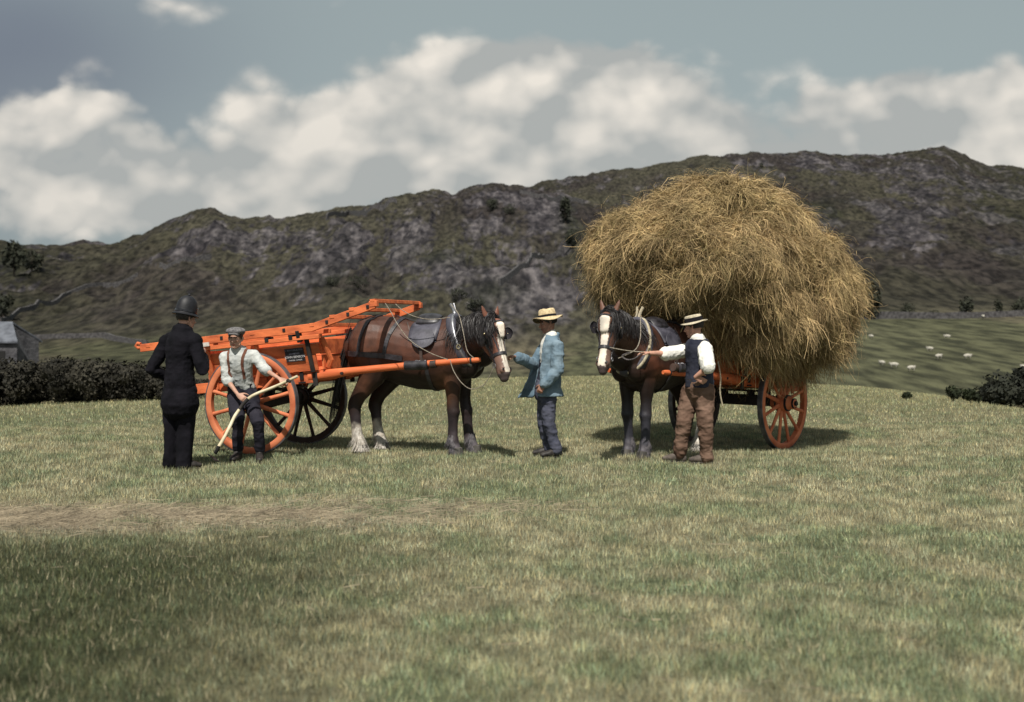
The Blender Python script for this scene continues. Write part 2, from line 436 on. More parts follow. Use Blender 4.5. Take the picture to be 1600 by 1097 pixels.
# grass: individual blades, finer and denser towards the camera
def make_blades(n, d0, d1, hgt, wid, seed, colf=None, mask=None, xs=None, flat=0.0):
    r = np.random.default_rng(seed)
    d = np.sqrt(r.uniform(d0 ** 2, d1 ** 2, n)); px = r.uniform(-260, 1860, n)
    x = (px - HX) / FPX * d; y = d + r.uniform(-.02, .02, n)
    if mask is not None:
        k = r.uniform(0, 1, n) < mask(x, y); x, y, d = x[k], y[k], d[k]; n = len(x)
    z = gz(x, y)
    cl = fbm(np.column_stack([x, y]) * 5.0, 3, 60)
    h = hgt * (.45 + 1.1 * cl) * r.uniform(.5, 1.35, n); wv = wid * r.uniform(.6, 1.5, n)
    a = r.uniform(0, 2 * np.pi, n); la = r.uniform(0, 2 * np.pi, n); ln = h * np.abs(r.normal(.35 + flat * 2, .35 + flat, n))
    if flat: h = h * .25
    bx, by = np.cos(a) * wv / 2, np.sin(a) * wv / 2
    V = np.empty((n, 3, 3)); V[:, 0] = np.column_stack([x - bx, y - by, z - .004]); V[:, 1] = np.column_stack([x + bx, y + by, z - .004])
    V[:, 2] = np.column_stack([x + np.cos(la) * ln, y + np.sin(la) * ln, z + h])
    c = (colf or field_col)(x, y); j = (r.uniform(.42, 1.75, n) * (.55 + .9 * fbm(np.column_stack([x, y]) * 9.0, 2, 66)))[:, None]
    tint = r.uniform(0, 1, n)[:, None]; c = c * j * (1 + (tint - .5) * np.array([.35, .05, -.25]))
    s = (r.uniform(0, 1, n) < .10)[:, None]; c = np.where(s, np.array([.42, .37, .24]) * r.uniform(.7, 1.15, n)[:, None], c)
    return V.reshape(-1, 3), np.repeat(c, 3, 0)
parts = [make_blades(120000, 3.4, 6.5, .040, .0042, 1), make_blades(190000, 6.5, 11, .040, .0048, 2),
         make_blades(280000, 11, 18, .042, .0062, 3), make_blades(170000, 18, 38, .048, .011, 4)]
V = np.concatenate([p[0] for p in parts]); C = np.concatenate([p[1] for p in parts])
F = np.arange(len(V)).reshape(-1, 3)
o = link_obj('grass', mesh_data('grass', V, F, M_BLADE, False, C)); tag(o, 'short mown grass with straw stubble', 'grass', kind='stuff')

# straw: loose stems on the raked line and scattered over the field
def straw_cols(x, y): return np.tile(np.array([.44, .36, .27]), (len(x), 1))
r = np.random.default_rng(5); n = 26000
x = r.uniform(-5.5, 1.2, n); y = 9.75 + .10 * x + r.normal(0, .55, n)
k = r.uniform(0, 1, n) < np.clip(straw_mask(x, y) * 1.1, 0, 1); x, y = x[k], y[k]
d2 = np.sqrt(r.uniform(16, 30 ** 2, 1300)); x = np.concatenate([x, (r.uniform(-200, 1800, 1300) - HX) / FPX * d2]); y = np.concatenate([y, d2]); n = len(x)
z = gz(x, y) + r.uniform(.003, .05, n); a = r.normal(0, .8, n); ln = r.uniform(.03, .14, n); tl = r.normal(0, .15, n)
dx, dy = np.cos(a) * ln, np.sin(a) * ln; wv = r.uniform(.002, .005, n)
V = np.empty((n, 4, 3))
V[:, 0] = np.column_stack([x, y, z]); V[:, 1] = np.column_stack([x, y, z + wv])
V[:, 2] = np.column_stack([x + dx, y + dy, z + wv + tl * ln]); V[:, 3] = np.column_stack([x + dx, y + dy, z + tl * ln])
C = np.repeat(np.array([.42, .35, .25]) * r.uniform(.5, 1.2, n)[:, None], 4, 0)
o = link_obj('straw', mesh_data('straw', V.reshape(-1, 3), np.arange(n * 4).reshape(-1, 4), M_BLADE, False, C)); tag(o, 'pale straw left in a raked line on the grass', 'straw', kind='stuff')

# fells and pasture sheet
pxs = np.concatenate([np.linspace(-3600, -120, 90)[:-1], np.linspace(-120, 1720, 1000), np.linspace(1720, 5200, 90)[1:]])
ds = np.concatenate([np.linspace(52, 255, 60)[:-1], np.linspace(255, 640, 380)[:-1], np.linspace(640, 1000, 190)[:-1], np.linspace(1000, 1500, 14)])
PX, D = np.meshgrid(pxs, ds); Z, rg, rg2, onb = far_z(PX, D)
X = (PX - HX) / FPX * D; nr, mc = D.shape
V = np.column_stack([X.ravel(), D.ravel(), Z.ravel()])
i = np.arange((nr - 1) * mc).reshape(nr - 1, mc)[:, :-1].ravel(); F = np.column_stack([i, i + 1, i + mc + 1, i + mc])
row = HY - (Z - HC) / D * FPX
P = np.column_stack([X.ravel() / 60, D.ravel() / 60 * .34])
gx = np.gradient(Z, axis=0) / np.maximum(np.gradient(D, axis=0), .1); gy = np.gradient(Z, axis=1) / np.gradient(X, axis=1)
slope = np.hypot(gx, gy)
nA = fbm(P * 1.3, 5, 101, .6).reshape(D.shape); nB = fbm(P * 4.5, 5, 102, .65).reshape(D.shape); nC = fbm(P * .6, 3, 103).reshape(D.shape)
# where bare rock outcrops
def G(px, py, rx, ry): return np.exp(-((PX - px) / rx) ** 2 - ((row - py) / ry) ** 2)
crag = .25 + .55 * G(650, 420, 190, 80) + .55 * G(830, 465, 70, 45) + .45 * G(480, 400, 110, 60) + .30 * G(330, 370, 90, 40) + .5 * G(840, 340, 60, 50) \
    + .75 * G(1420, 345, 70, 34) + .55 * G(1330, 265, 110, 22) + .5 * G(1480, 300, 120, 25) + .25 * G(1590, 390, 60, 30) - .35 * G(1250, 300, 90, 40) - .5 * G(560, 440, 70, 28) - .4 * G(180, 470, 200, 45) - .4 * G(1480, 440, 160, 40) - .25 * G(790, 390, 100, 20)
rock = sm(crag + (nB - .5) * 1.9 + (nA - .5) * 1.0 + (slope - .45) * .6, .50, .80)
rock = rock * sm(D, 262, 330)
grass = np.array([.056, .053, .038]); heath = np.array([.038, .033, .031]); olive = np.array([.038, .037, .025]); stone = np.array([.112, .104, .110]); stone2 = np.array([.046, .043, .049])  # dark heather and rock tones, with cloud shade put into the colour
def mixv(a, b, t): return a * (1 - t[..., None]) + b * t[..., None]
c = mixv(np.broadcast_to(grass, D.shape + (3,)), heath, sm(nA * .6 + nC * .4, .40, .60))
c = mixv(c, olive, sm(nC + (nB - .5) * .5, .46, .60) * .7)
nD = fbm(P * 15, 4, 105, .7).reshape(D.shape)
st = mixv(np.broadcast_to(stone2, D.shape + (3,)), stone, sm(nB * .4 + nD * .6, .45, .66))
c = mixv(c, st, rock * .85)
c = c * (.58 + .80 * nD)[..., None]
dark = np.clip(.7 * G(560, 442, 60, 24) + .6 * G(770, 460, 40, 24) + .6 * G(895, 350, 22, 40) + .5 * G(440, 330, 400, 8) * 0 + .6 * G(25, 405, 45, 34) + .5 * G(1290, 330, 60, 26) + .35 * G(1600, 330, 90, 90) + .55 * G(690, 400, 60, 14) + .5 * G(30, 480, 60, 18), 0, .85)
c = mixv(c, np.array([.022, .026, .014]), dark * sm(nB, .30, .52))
past = 1 - sm(D + (nA - .5) * 40, 262, 300)
pc = mixv(np.broadcast_to(np.array([.072, .074, .044]), D.shape + (3,)), np.array([.090, .080, .055]), sm(nA, .42, .62)) * (.8 + .4 * nB)[..., None]
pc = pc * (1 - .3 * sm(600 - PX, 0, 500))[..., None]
c = mixv(c, pc, past)
M_HILL = mat('fell_heather_rock_and_turf', (.50, .50, .54), (1.42, 1.38, 1.36), .45, .95, 1.6, .55, attr=True, detail=8, spec=.05, stretch=(1, .22, 1), lo=.38, hi=.62)
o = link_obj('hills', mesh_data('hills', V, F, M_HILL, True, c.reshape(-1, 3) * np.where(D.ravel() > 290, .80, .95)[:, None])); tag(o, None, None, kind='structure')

# ---- plants of the background
M_LEAF = mat('bush_leaves', (.55, .55, .55), (1.3, 1.3, 1.3), 1.5, .8, attr=True, spec=.2)
M_BARK = mat('bark', (.05, .04, .03), (.09, .075, .06), 6, .9, .02, 20)
def clump_mesh(rs, lobes, n, leaf, c1, c2, zmin=0.0):
    """leaf clusters through the volume of several lobes (x,y,z,rx,ry,rz)"""
    V = []; C = []
    wts = np.array([l[3] * l[4] * l[5] for l in lobes]) ** .67; wts /= wts.sum()
    which = rs.choice(len(lobes), n, p=wts); lb = np.array(lobes)[which]
    u = rs.normal(0, 1, (n, 3)); u /= np.linalg.norm(u, axis=1)[:, None]
    rr = rs.uniform(.45, 1.05, n) ** .6
    bump = .75 + .5 * vn(u * 2.5 + which[:, None] * 7.1, 3)
    p = lb[:, :3] + u * lb[:, 3:] * (rr * bump)[:, None]
    p[:, 2] = np.maximum(p[:, 2], zmin + rs.uniform(0, leaf, n))
    a = rs.normal(0, 1, (n, 3)); a /= np.linalg.norm(a, axis=1)[:, None]; b = np.cross(a, u + 1e-3); b /= np.linalg.norm(b, axis=1)[:, None]
    s = leaf * rs.uniform(.5, 1.4, n)[:, None]
    V = np.stack([p - a * s, p + b * s * .55, p + a * s, p - b * s * .55], 1)
    t = (.6 * vn(p / max(leaf * 5, .01), 8) + .4 * rs.uniform(0, 1, n))[:, None]
    c = np.array(c1) * (1 - t) + np.array(c2) * t
    return V.reshape(-1, 3), np.arange(n * 4).reshape(-1, 4), np.repeat(c, 4, 0)
def bush(base, w_, h_, label, cat='bush', name='bush', group=None, n=500, leaf=.12, c1=(.010, .014, .007), c2=(.035, .045, .018), seed=1, trunk=False, nl=6):
    rs = np.random.default_rng(seed); t = thing(name, label, cat, base, rs.uniform(0, 6), group)
    z0 = h_ * .10 if trunk else 0
    lobes = [(0, 0, z0 + (h_ - z0) * .48, w_ * .36, w_ * .36, (h_ - z0) * .46)]
    for k in range(nl):
        a = rs.uniform(0, 6.3); q = rs.uniform(.15, .34) * w_; s = rs.uniform(.18, .3)
        lobes.append((math.cos(a) * q, math.sin(a) * q, z0 + (h_ - z0) * rs.uniform(.2, .78), w_ * s, w_ * s, (h_ - z0) * s))
    V, F, C = clump_mesh(rs, lobes, n, leaf, c1, c2)
    link_obj('crown', mesh_data('crown', V, F, M_LEAF, False, C), t)
    m = MB(); hh = h_ * (.6 if trunk else .45)
    m.tube([(0, 0, -.1), (.02 * h_, 0, hh * .5), (0, .02 * h_, hh)], [h_ * .035, h_ * .028, h_ * .012], 7); m.build('trunk', M_BARK, t, True)
    for k in range(4):
        m = MB(); a = rs.uniform(0, 6.3); m.tube([(0, 0, hh * .45), (math.cos(a) * w_ * .15, math.sin(a) * w_ * .15, hh * .8), (math.cos(a) * w_ * .27, math.sin(a) * w_ * .27, hh * 1.15)], [h_ * .016, h_ * .012, h_ * .006], 5); m.build('branch', M_BARK, t, True)
    return t
# long dark hedge at the left edge of the field
def hedge(label, pxa, pxb, dist, rows, seed, n, leaf, w_=1.5, c1=(.009, .011, .009), c2=(.030, .032, .022)):
    rs = np.random.default_rng(seed); lobes = []
    K = 30
    base = None
    for k in range(K + 1):
        px = pxa + (pxb - pxa) * k / K; d = dist + rs.uniform(-.4, .4)
        x = (px - HX) / FPX * d; g = gzs(x, d)
        top = HC - (np.interp(px, [r_[0] for r_ in rows], [r_[1] for r_ in rows]) + rs.uniform(-3, 5) - HY) / FPX * d
        hh = max(top - g, .25)
        if base is None: base = Vector((x, d, g))
        sx = abs((pxb - pxa) / K / FPX * d) * 1.1
        for q in range(3):
            z = g + hh * (.25 + .27 * q); lobes.append((x - base.x + rs.uniform(-.2, .2), d - base.y + rs.uniform(-.3, .3), z - base.z, sx, w_ * .5, hh * .30))
    t = thing('hedge', label, 'hedge', base)
    V, F, C = clump_mesh(rs, lobes, n, leaf, c1, c2, zmin=-9)
    link_obj('foliage', mesh_data('foliage', V, F, M_LEAF, False, C), t)
    for l in lobes[::9]: m = MB(); m.tube([(l[0], l[1], l[2] - l[5] * 1.3), (l[0] + .05, l[1], l[2] + l[5])], [.04, .015], 5); m.build('stem', M_BARK, t, True)
    return t
hedge('long dark overgrown hedge along the left edge of the hayfield', -260, 300, 25.0, [(-260, 548), (0, 566), (60, 570), (120, 560), (180, 566), (240, 574), (300, 596)], 3, 46000, .045, c1=(.010, .010, .009), c2=(.050, .045, .032))
hedge('low dark thicket at the right end of the field', 1535, 1800, 25.0, [(1535, 604), (1560, 590), (1600, 572), (1650, 566), (1800, 560)], 4, 9000, .06)
for k, (px, py, wpx, hpx, lab) in enumerate([(1490, 601, 26, 20, 'small ragged shrub at the field edge beside the right thicket'), (1516, 606, 26, 17, 'tiny shrub hugging the field edge just left of the right thicket'), (1418, 592, 14, 9, 'lowest scrap of scrub on the field edge right of the hay cart')]):
    d = 24.5; b = Vector(((px - HX) / FPX * d, d, 0)); b.z = gzs(b.x, d)
    bush(b, wpx / FPX * d * 1.1, hpx / FPX * d * 1.3, lab, 'shrub', 'shrub', None, 420, .035, seed=20 + k)
far_bush = [(1362, 499, 26, 62, 'tall dark tree standing right behind the hay load', 1), (1420, 497, 26, 26, 'round dark bush on the wall line nearest the hay load', 0),
    (1511, 496, 24, 34, 'upright dark bush at the far pasture wall, third from the hay load', 1), (1560, 493, 18, 24, 'small bush at the far pasture wall near the right edge', 0),
    (1461, 494, 20, 12, 'low scrub on the pasture wall between two bushes', 0), (1593, 492, 26, 30, 'bush on the pasture wall cut by the right edge of the photo', 0),
    (768, 330, 22, 22, 'dark thorn bush high on the fell above the brown horse', 0), (796, 334, 20, 16, 'smaller thorn bush high on the fell, right of its neighbour', 0),
    (884, 350, 24, 40, 'dark tree on the fell left of the hay load', 1), (893, 388, 22, 30, 'dark tree low on the fell touching the hay load outline', 1),
    (22, 432, 40, 52, 'large dark tree on the left fell near the photo edge', 1), (50, 425, 30, 34, 'round dark tree beside the large one on the left fell', 1),
    (6, 500, 26, 40, 'dark tree behind the stone barn roof', 1),
    (745, 488, 34, 30, 'bushy thorn at the foot of the fell behind the brown horse', 0), (715, 470, 26, 22, 'thorn bush up-slope of the horse collar', 0),
    (560, 452, 40, 22, 'broad dark scrub above the orange cart frame', 0), (520, 446, 26, 18, 'scrub patch left of the broad scrub above the cart', 0), (1190, 262, 12, 9, 'tiny bush on the far skyline above the hay', 0)]
for k, (px, py, wpx, hpx, lab, tr) in enumerate(far_bush):
    p = far_hit(px, py, 120); s = p.y / FPX
    bush(p - Vector((0, 0, .3)), wpx * s * 1.1, hpx * s * 1.1, lab, 'tree' if tr else 'bush', 'tree' if tr else 'bush', None, 420, hpx * s * .07, seed=50 + k, trunk=bool(tr), c1=(.014, .016, .014), c2=(.050, .054, .034))

# ---- dry stone walls over the fells
M_WALL = mat('dry_stone', (.030, .028, .030), (.095, .090, .092), 1.6, .95, .15, 3, detail=3)
def stone_wall(pts, hgt, label, wpx=None, near=None):
    P = [far_hit(px, py, near or 120) for px, py in pts]; base = P[0].copy()
    Q = []
    for a, b in zip(P, P[1:]):
        n = max(2, int((b - a).length / 3))
        for i in range(n): Q.append(a.lerp(b, i / n))
    Q.append(P[-1]); Q2 = []
    for q in Q:
        px = HX + FPX * q.x / q.y; z = float(far_z(np.array([px]), np.array([q.y]))[0][0]); Q2.append(Vector((q.x, q.y, z)))
    V = []; F = []
    for i, q in enumerate(Q2):
        t = (Q2[min(i + 1, len(Q2) - 1)] - Q2[max(i - 1, 0)]); s = Vector((-t.y, t.x, 0)).normalized() * .4
        h = hgt * random.uniform(.85, 1.12)
        for v in (q - s * 1.2 - Vector((0, 0, 1)), q - s * .8 + Vector((0, 0, h)), q + s * .8 + Vector((0, 0, h)), q + s * 1.2 - Vector((0, 0, 1))): V.append(v - base)
    for i in range(len(Q2) - 1):
        a = i * 4; F += [[a, a + 4, a + 5, a + 1], [a + 1, a + 5, a + 6, a + 2], [a + 2, a + 6, a + 7, a + 3]]
    F += [[0, 1, 2, 3], [len(V) - 1, len(V) - 2, len(V) - 3, len(V) - 4]]
    o = link_obj('stone_wall', mesh_data('stone_wall', V, F, M_WALL, False), None, base); tag(o, label, 'wall', 'dry stone walls on the fells'); return o
stone_wall([(0, 503), (30, 487), (60, 474), (110, 460), (160, 447), (215, 432)], 1.3, 'dry stone wall climbing the left fell from the barn')
stone_wall([(250, 417), (290, 408), (330, 404)], 1.8, 'short dark wall length higher up the left fell')
stone_wall([(780, 446), (800, 432), (825, 418), (850, 405), (880, 396)], 2.0, 'curving wall on the fell between the horses')
stone_wall([(510, 345), (545, 335), (580, 328), (620, 318)], 2.4, 'skyline wall on the fell above the orange cart')
stone_wall([(812, 302), (850, 309), (880, 313), (912, 318)], 2.0, 'high wall running from the crest towards the hay load')
stone_wall([(1340, 499), (1400, 498), (1450, 498), (1500, 498), (1550, 496), (1620, 494), (1750, 492)], 1.5, 'long far wall closing the sheep pasture')
stone_wall([(40, 531), (100, 529), (160, 528), (230, 540)], 1.3, 'pale wall behind the dark hedge')

# ---- stone barn at the left edge
bd = 110.0; bx0 = (-60 - HX) / FPX * bd; bx1 = (44 - HX) / FPX * bd
M_BARNW = mat('barn_stone', (.035, .035, .04), (.095, .092, .10), 1.2, .95, .1, 4); M_SLATE = mat('slate_roof', (.060, .065, .080), (.125, .135, .16), 1.5, .7, .05, 6)
zb0 = HC - (575 - HY) / FPX * bd; ze = HC - (533 - HY) / FPX * bd; zr_ = HC - (505 - HY) / FPX * bd
t = thing('stone_barn', 'grey stone barn with slate roof, cut by the left edge of the photo', 'barn', ((bx0 + bx1) / 2, bd, zb0))
W2 = (bx1 - bx0) / 2; H1 = ze - zb0; H2 = zr_ - zb0
m = MB(); m.add([(-W2, -2.5, -1), (W2, -2.5, -1), (W2, 2.5, -1), (-W2, 2.5, -1), (-W2, -2.5, H1), (W2, -2.5, H1), (W2, 2.5, H1), (-W2, 2.5, H1), (-W2 + 1, 0, H2 - .1), (W2 - 1.6, 0, H2 - .1)],
    [[0, 1, 5, 4], [1, 2, 6, 9, 5], [2, 3, 7, 6], [3, 0, 4, 8, 7]]); m.build('wall', M_BARNW, t)
m = MB()
for s in (-1, 1): m.add([(-W2 - .2, s * 2.8, H1 - .15), (W2 + .2, s * 2.8, H1 - .15), (W2 - 1.5, 0, H2), (-W2, 0, H2), (-W2 - .2, s * 2.8, H1), (W2 + .2, s * 2.8, H1), (W2 - 1.5, 0, H2 + .15), (-W2, 0, H2 + .15)], [[0, 1, 2, 3], [4, 5, 6, 7], [0, 1, 5, 4], [1, 2, 6, 5], [0, 3, 7, 4]])
m.build('roof', M_SLATE, t)
m = MB(); m.box((W2 * .5, -2.52, H1 * .5), (1.0, .1, .8)); m.build('doorway', mat('dark_opening', (.01, .01, .01)), t)

# ---- sheep
M_WOOL = mat('wool', (.34, .32, .27), (.50, .47, .41), 12, .95, .02, 30); M_SFACE = mat('sheep_face', (.30, .27, .24), None, 5, .8)
def make_sheep():
    m = MB(); m.limb([(-.45, 0, .56), (-.2, 0, .60), (.15, 0, .60), (.42, 0, .58)], [(.19, .2), (.26, .25), (.26, .26), (.17, .19)], side=(0, 1, 0))
    m.limb([(.42, 0, .66), (.58, 0, .74)], [.13, .10])
    for sx in (-.33, .32):
        for sy in (-.12, .12): m.limb([(sx, sy, .45), (sx, sy, .3)], [.09, .06])
    v, f, nn = remesh(m, .04, 2); v += nn * ((fbm(v * 14, 2, 4) - .5) * .06)[:, None]
    h = MB(); h.limb([(.56, 0, .78), (.66, 0, .72), (.76, 0, .64)], [(.07, .08), (.065, .07), (.04, .045)])
    for s in (-1, 1): h.limb([(.58, s * .06, .8), (.56, s * .16, .78)], [.03, .015], 8)
    lg = []
    for sx in (-.33, .32):
        for sy in (-.12, .12): q = MB(); q.tube([(sx, sy, .38), (sx, sy, .02)], [.032, .026], 7); lg.append(mesh_data('leg', q.v, q.f, M_SFACE))
    return mesh_data('fleece', v, f, M_WOOL), h, lg
sm_fleece, sh_h, sh_l = make_sheep(); mh = mesh_data('head', sh_h.v, sh_h.f, M_SFACE)
sheep = [(1361, 530, 1.9, 'pale sheep right beside the hay load, upper pasture'), (1480, 530, 2.4, 'lone sheep highest in the middle of the pasture'), (1453, 550, 2.2, 'small sheep up-slope of the pair in mid pasture'),
    (1467, 562, .4, 'larger of the two close sheep in mid pasture'), (1512, 562, 0.1, 'sheep standing apart at the right of the flock'), (1378, 573, 1.9, 'leftmost of the three sheep near the field edge'),
    (1397, 576, 2.6, 'middle one of the three sheep near the field edge'), (1424, 581, .3, 'rightmost of the three sheep near the field edge'), (1536, 499, 1.4, 'farthest sheep, tiny against the pasture wall'), (1598, 580, 1.6, 'sheep half out of the photo at the right edge above the thicket')]
for k, (px, py, a, lab) in enumerate(sheep):
    p = far_hit(px, py, 100)
    if k == 0:
        t0 = thing('sheep', lab, 'sheep', p, a, 'sheep grazing in the far pasture')
        link_obj('fleece', sm_fleece, t0); link_obj('head', mh, t0); [link_obj('leg', q, t0) for q in sh_l]; tt = t0
    else:
        tt = copy_tree(t0); tt.location = p; tt.rotation_euler = (0, 0, a); tt['label'] = lab
    s = max(.9, min(1.6, p.y / 215)); tt.scale = (s, s, s)
# ================================================================== hay carts
M_OR = mat('orange_cart_paint', (.40, .085, .030), (.76, .19, .062), 4, .70, .002, 40, detail=9, stretch=(1, 3, 3), lo=.30, hi=.62)
M_ORW = mat('weathered_orange_wood', (.46, .115, .048), (.68, .22, .10), 4, .75, .002, 30, detail=6)
M_ORD = mat('orange_wood_in_grain', (.50, .10, .030), (.74, .19, .065), 3, .65, .0015, 40, stretch=(1, 6, 6))
M_IRON = mat('black_iron', (.012, .012, .014), (.035, .032, .032), 12, .6, .001, 60, metal=.3)
M_TYRE = mat('iron_tyre', (.07, .07, .08), (.20, .19, .20), 8, .55, .001, 60, metal=.5)
M_BLACKW = mat('tarred_black_wood', (.014, .012, .012), (.04, .032, .028), 6, .8, .002, 40)
M_PLATE = mat('black_name_board', (.012, .012, .016), (.03, .03, .035), 10, .5)
M_LETTER = mat('white_lettering', (.55, .53, .55), (.7, .68, .68), 30, .6)
M_ROPE = mat('pale_rope', (.30, .25, .17), (.50, .44, .32), 60, .9, .002, 120)
WR = .622
def Ry(a): return Matrix.Rotation(a, 4, 'Y')
M_DARKW = mat('shaded_wheel_paint', (.022, .014, .012), (.06, .03, .022), 5, .75, .001, 40)  # far wheels: shade under the cart body put into the paint colour
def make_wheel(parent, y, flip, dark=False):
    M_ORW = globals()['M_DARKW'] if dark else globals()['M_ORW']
    """rim = the wheel; hub, tyre and twelve spokes under it"""
    z0 = WR; NSP = 12
    m = MB(); m.lathe([(WR - .088, -.032), (WR - .082, -.037), (WR - .02, -.037), (WR - .013, -.030), (WR - .013, .034), (WR - .088, .034)], 96, 'y', closed=True)
    wd = m.build('wheel', M_ORW, parent, True, loc=(0, y, z0)); wd.rotation_euler = (0, 0, math.pi if flip else 0)
    m = MB(); m.lathe([(WR - .013, -.034), (WR, -.032), (WR, .036), (WR - .013, .038)], 96, 'y', closed=True); m.build('tyre', M_TYRE, wd, True)
    m = MB(); m.lathe([(.001, -.175), (.05, -.175), (.062, -.168), (.066, -.13), (.085, -.10), (.105, -.06), (.112, .0), (.11, .05), (.09, .10), (.08, .15), (.001, .15)], 28, 'y')
    hub = m.build('hub', M_ORW, wd, True)
    for (a, b, r_) in ((-.172, -.150, .067), (-.085, -.060, .108), (.05, .075, .112)): m = MB(); m.lathe([(r_ - .02, a), (r_, a), (r_, b), (r_ - .02, b)], 28, 'y', closed=True); m.build('hub_band', M_IRON, wd, True)
    m = MB(); m.lathe([(.001, -.20), (.03, -.20), (.034, -.17), (.001, -.17)], 16, 'y'); m.build('axle_cap', M_IRON, wd, True)
    for k in range(NSP):
        a = 2 * math.pi * (k + .5) / NSP; ca, sa = math.cos(a), math.sin(a)
        f = lambda r_, yy: Vector((r_ * ca, yy, r_ * sa))
        m = MB(); m.tube([f(.10, .01), f(.20, .006), f(.42, -.004), f(WR - .085, -.008)], [(.024, .030), (.020, .028), (.019, .023), (.022, .026)], 8, side=(0, 1, 0))
        m.build('spoke', M_ORW, wd, True)
    return wd
def make_cart(name, label, loc, rz, pitch, loaded, ramp=True):
    t = thing(name, label, 'farm cart', loc, rz)
    c, s = math.cos(pitch), math.sin(pitch)
    def T(v): return Vector((v.x * c - (v.z - WR) * s, v.y, WR + (v.z - WR) * c + v.x * s))
    def part(n, mb, mt=M_OR, parent=t, smooth=False): mb.xf(T); return mb.build(n, mt, parent, smooth)
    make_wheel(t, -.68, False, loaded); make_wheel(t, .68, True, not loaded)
    m = MB(); m.box((0, 0, WR + .02), (.11, 1.06, .14)); m.tube([(0, -.84, WR), (0, .84, WR)], .03, 10); m.build('axle', M_BLACKW, t)
    for y in (-.42, .42): m = MB(); m.box((0, y, WR + .135), (.14, .09, .10)); m.build('axle_block', M_BLACKW, t)
    for y in (-.2, .2): m = MB(); m.box((0, y, WR + .12), (.09, .07, .07)); m.build('axle_block', M_BLACKW, t)
    m = MB(); m.beam((.1, -.50, WR + .15), (.1, .50, WR + .15), .025, .025); m.build('axle_rod', M_IRON, t)
    # sills and shafts: each one length of timber
    sl = .45 if loaded else 0
    for y in (-1, 1):
        m = MB(); m.beam((-.95, y * .47, .86), (.80, y * .47, .86), .075, .125); part('sill', m)
        m = MB(); m.tube([(.70, y * .475, .875), (1.05, y * .478, .885), (1.25, y * .475, .895), (1.7, y * .465, .895), (2.2 - sl / 2, y * .445, .895), (2.6 - sl, y * .42, .885), (2.82 - sl, y * .40, .88), (2.87 - sl, y * .395, .88)],
                         [(.045, .062), (.045, .060), (.042, .046), (.039, .042), (.036, .039), (.032, .035), (.029, .031), (.022, .024)], 12, side=(0, 1, 0)); sh = part('shaft', m, M_ORD, smooth=True)
        m = MB(); m.lathe([(.036, -.012), (.040, -.012), (.040, .012), (.036, .012)], 14, 'z', closed=True, M=Matrix.Rotation(R(90), 3, 'Y'), c=(2.76 - sl, y * .405, .881)); part('shaft_band', m, M_IRON, sh)
        m = MB(); m.box((.62, y * .517, .90), (.05, .016, .10)); part('shaft_iron', m, M_IRON, sh); m = MB(); m.box((.62, y * .52, .815), (.09, .02, .018)); part('shaft_iron', m, M_IRON, sh)
        m = MB(); m.lathe([(.001, 0), (.018, 0), (.018, .03), (.001, .03)], 10, 'z', c=(1.16, y * .52, .88), M=Matrix.Rotation(R(90), 3, 'X')); part('shaft_bolt', m, M_IRON, sh)
    for x in (-.85, -.35, .35, .84):
        m = MB(); m.box((x, 0, .862), (.08, .865, .09)); part('cross_bearer', m)
    for k in range(7): m = MB(); m.box((.11, -.45 + k * .15, .938), (1.50, .142, .024)); part('floor_plank', m)
    for y in (-1, 1):
        for k in range(2):
            m = MB(); a = Vector((0, y * (.53 + .045 * k), .955 + k * .19)); b = Vector((0, y * ((.575 if k == 0 else .61)), 1.14 if k == 0 else 1.27))
            d = (b - a).normalized(); nrm = Vector((0, d.z, -d.y)) * .012
            q = [(-.62 if k == 0 else -.65, .86 if k == 0 else .93)][0]
            P = []
            for x in q:
                for p in (a, b):
                    for sg in (1, -1): P.append(Vector((x, 0, 0)) + p + nrm * sg)
            m.add(P, [[0, 1, 3, 2], [4, 6, 7, 5], [0, 2, 6, 4], [1, 5, 7, 3], [2, 3, 7, 6], [0, 4, 5, 1]]); part('side_board', m, M_OR)
        m = MB(); m.box((.12, y * .662, 1.345), (1.74, .10, .05)); part('top_rail', m, M_OR)
        for x in (-.55, .12, .80):
            m = MB(); m.beam((x, y * .555, .93), (x, y * .655, 1.325), .045, .045, up=(1, 0, 0)); m.box((x, y * .52, .84), (.06, .02, .16)); part('side_standard', m, M_BLACKW if x > .5 else M_OR)
        for x in (-.6, .3, .62): m = MB(); m.box((x, y * .652, 1.384), (.10, .05, .028)); m.box((x, y * .695, 1.362), (.05, .05, .05)); part('rail_staple', m, M_IRON)
    for k in range(2): m = MB(); m.box((.925 + k * .008, 0, 1.04 + .185 * k), (.025, 1.06 + .09 * k, .178)); part('front_board', m)
    m = MB(); m.tube([(.96, -.47, .97), (1.02, -.5, 1.06), (1.0, -.55, 1.2), (.97, -.60, 1.33)], [(.02, .035)] * 4, 8, side=(0, 1, 0)); part('front_bracket', m)
    for k in range(2): m = MB(); m.box((-.635 - k * .008, 0, 1.04 + .185 * k), (.025, 1.06 + .09 * k, .178)); part('tail_board', m)
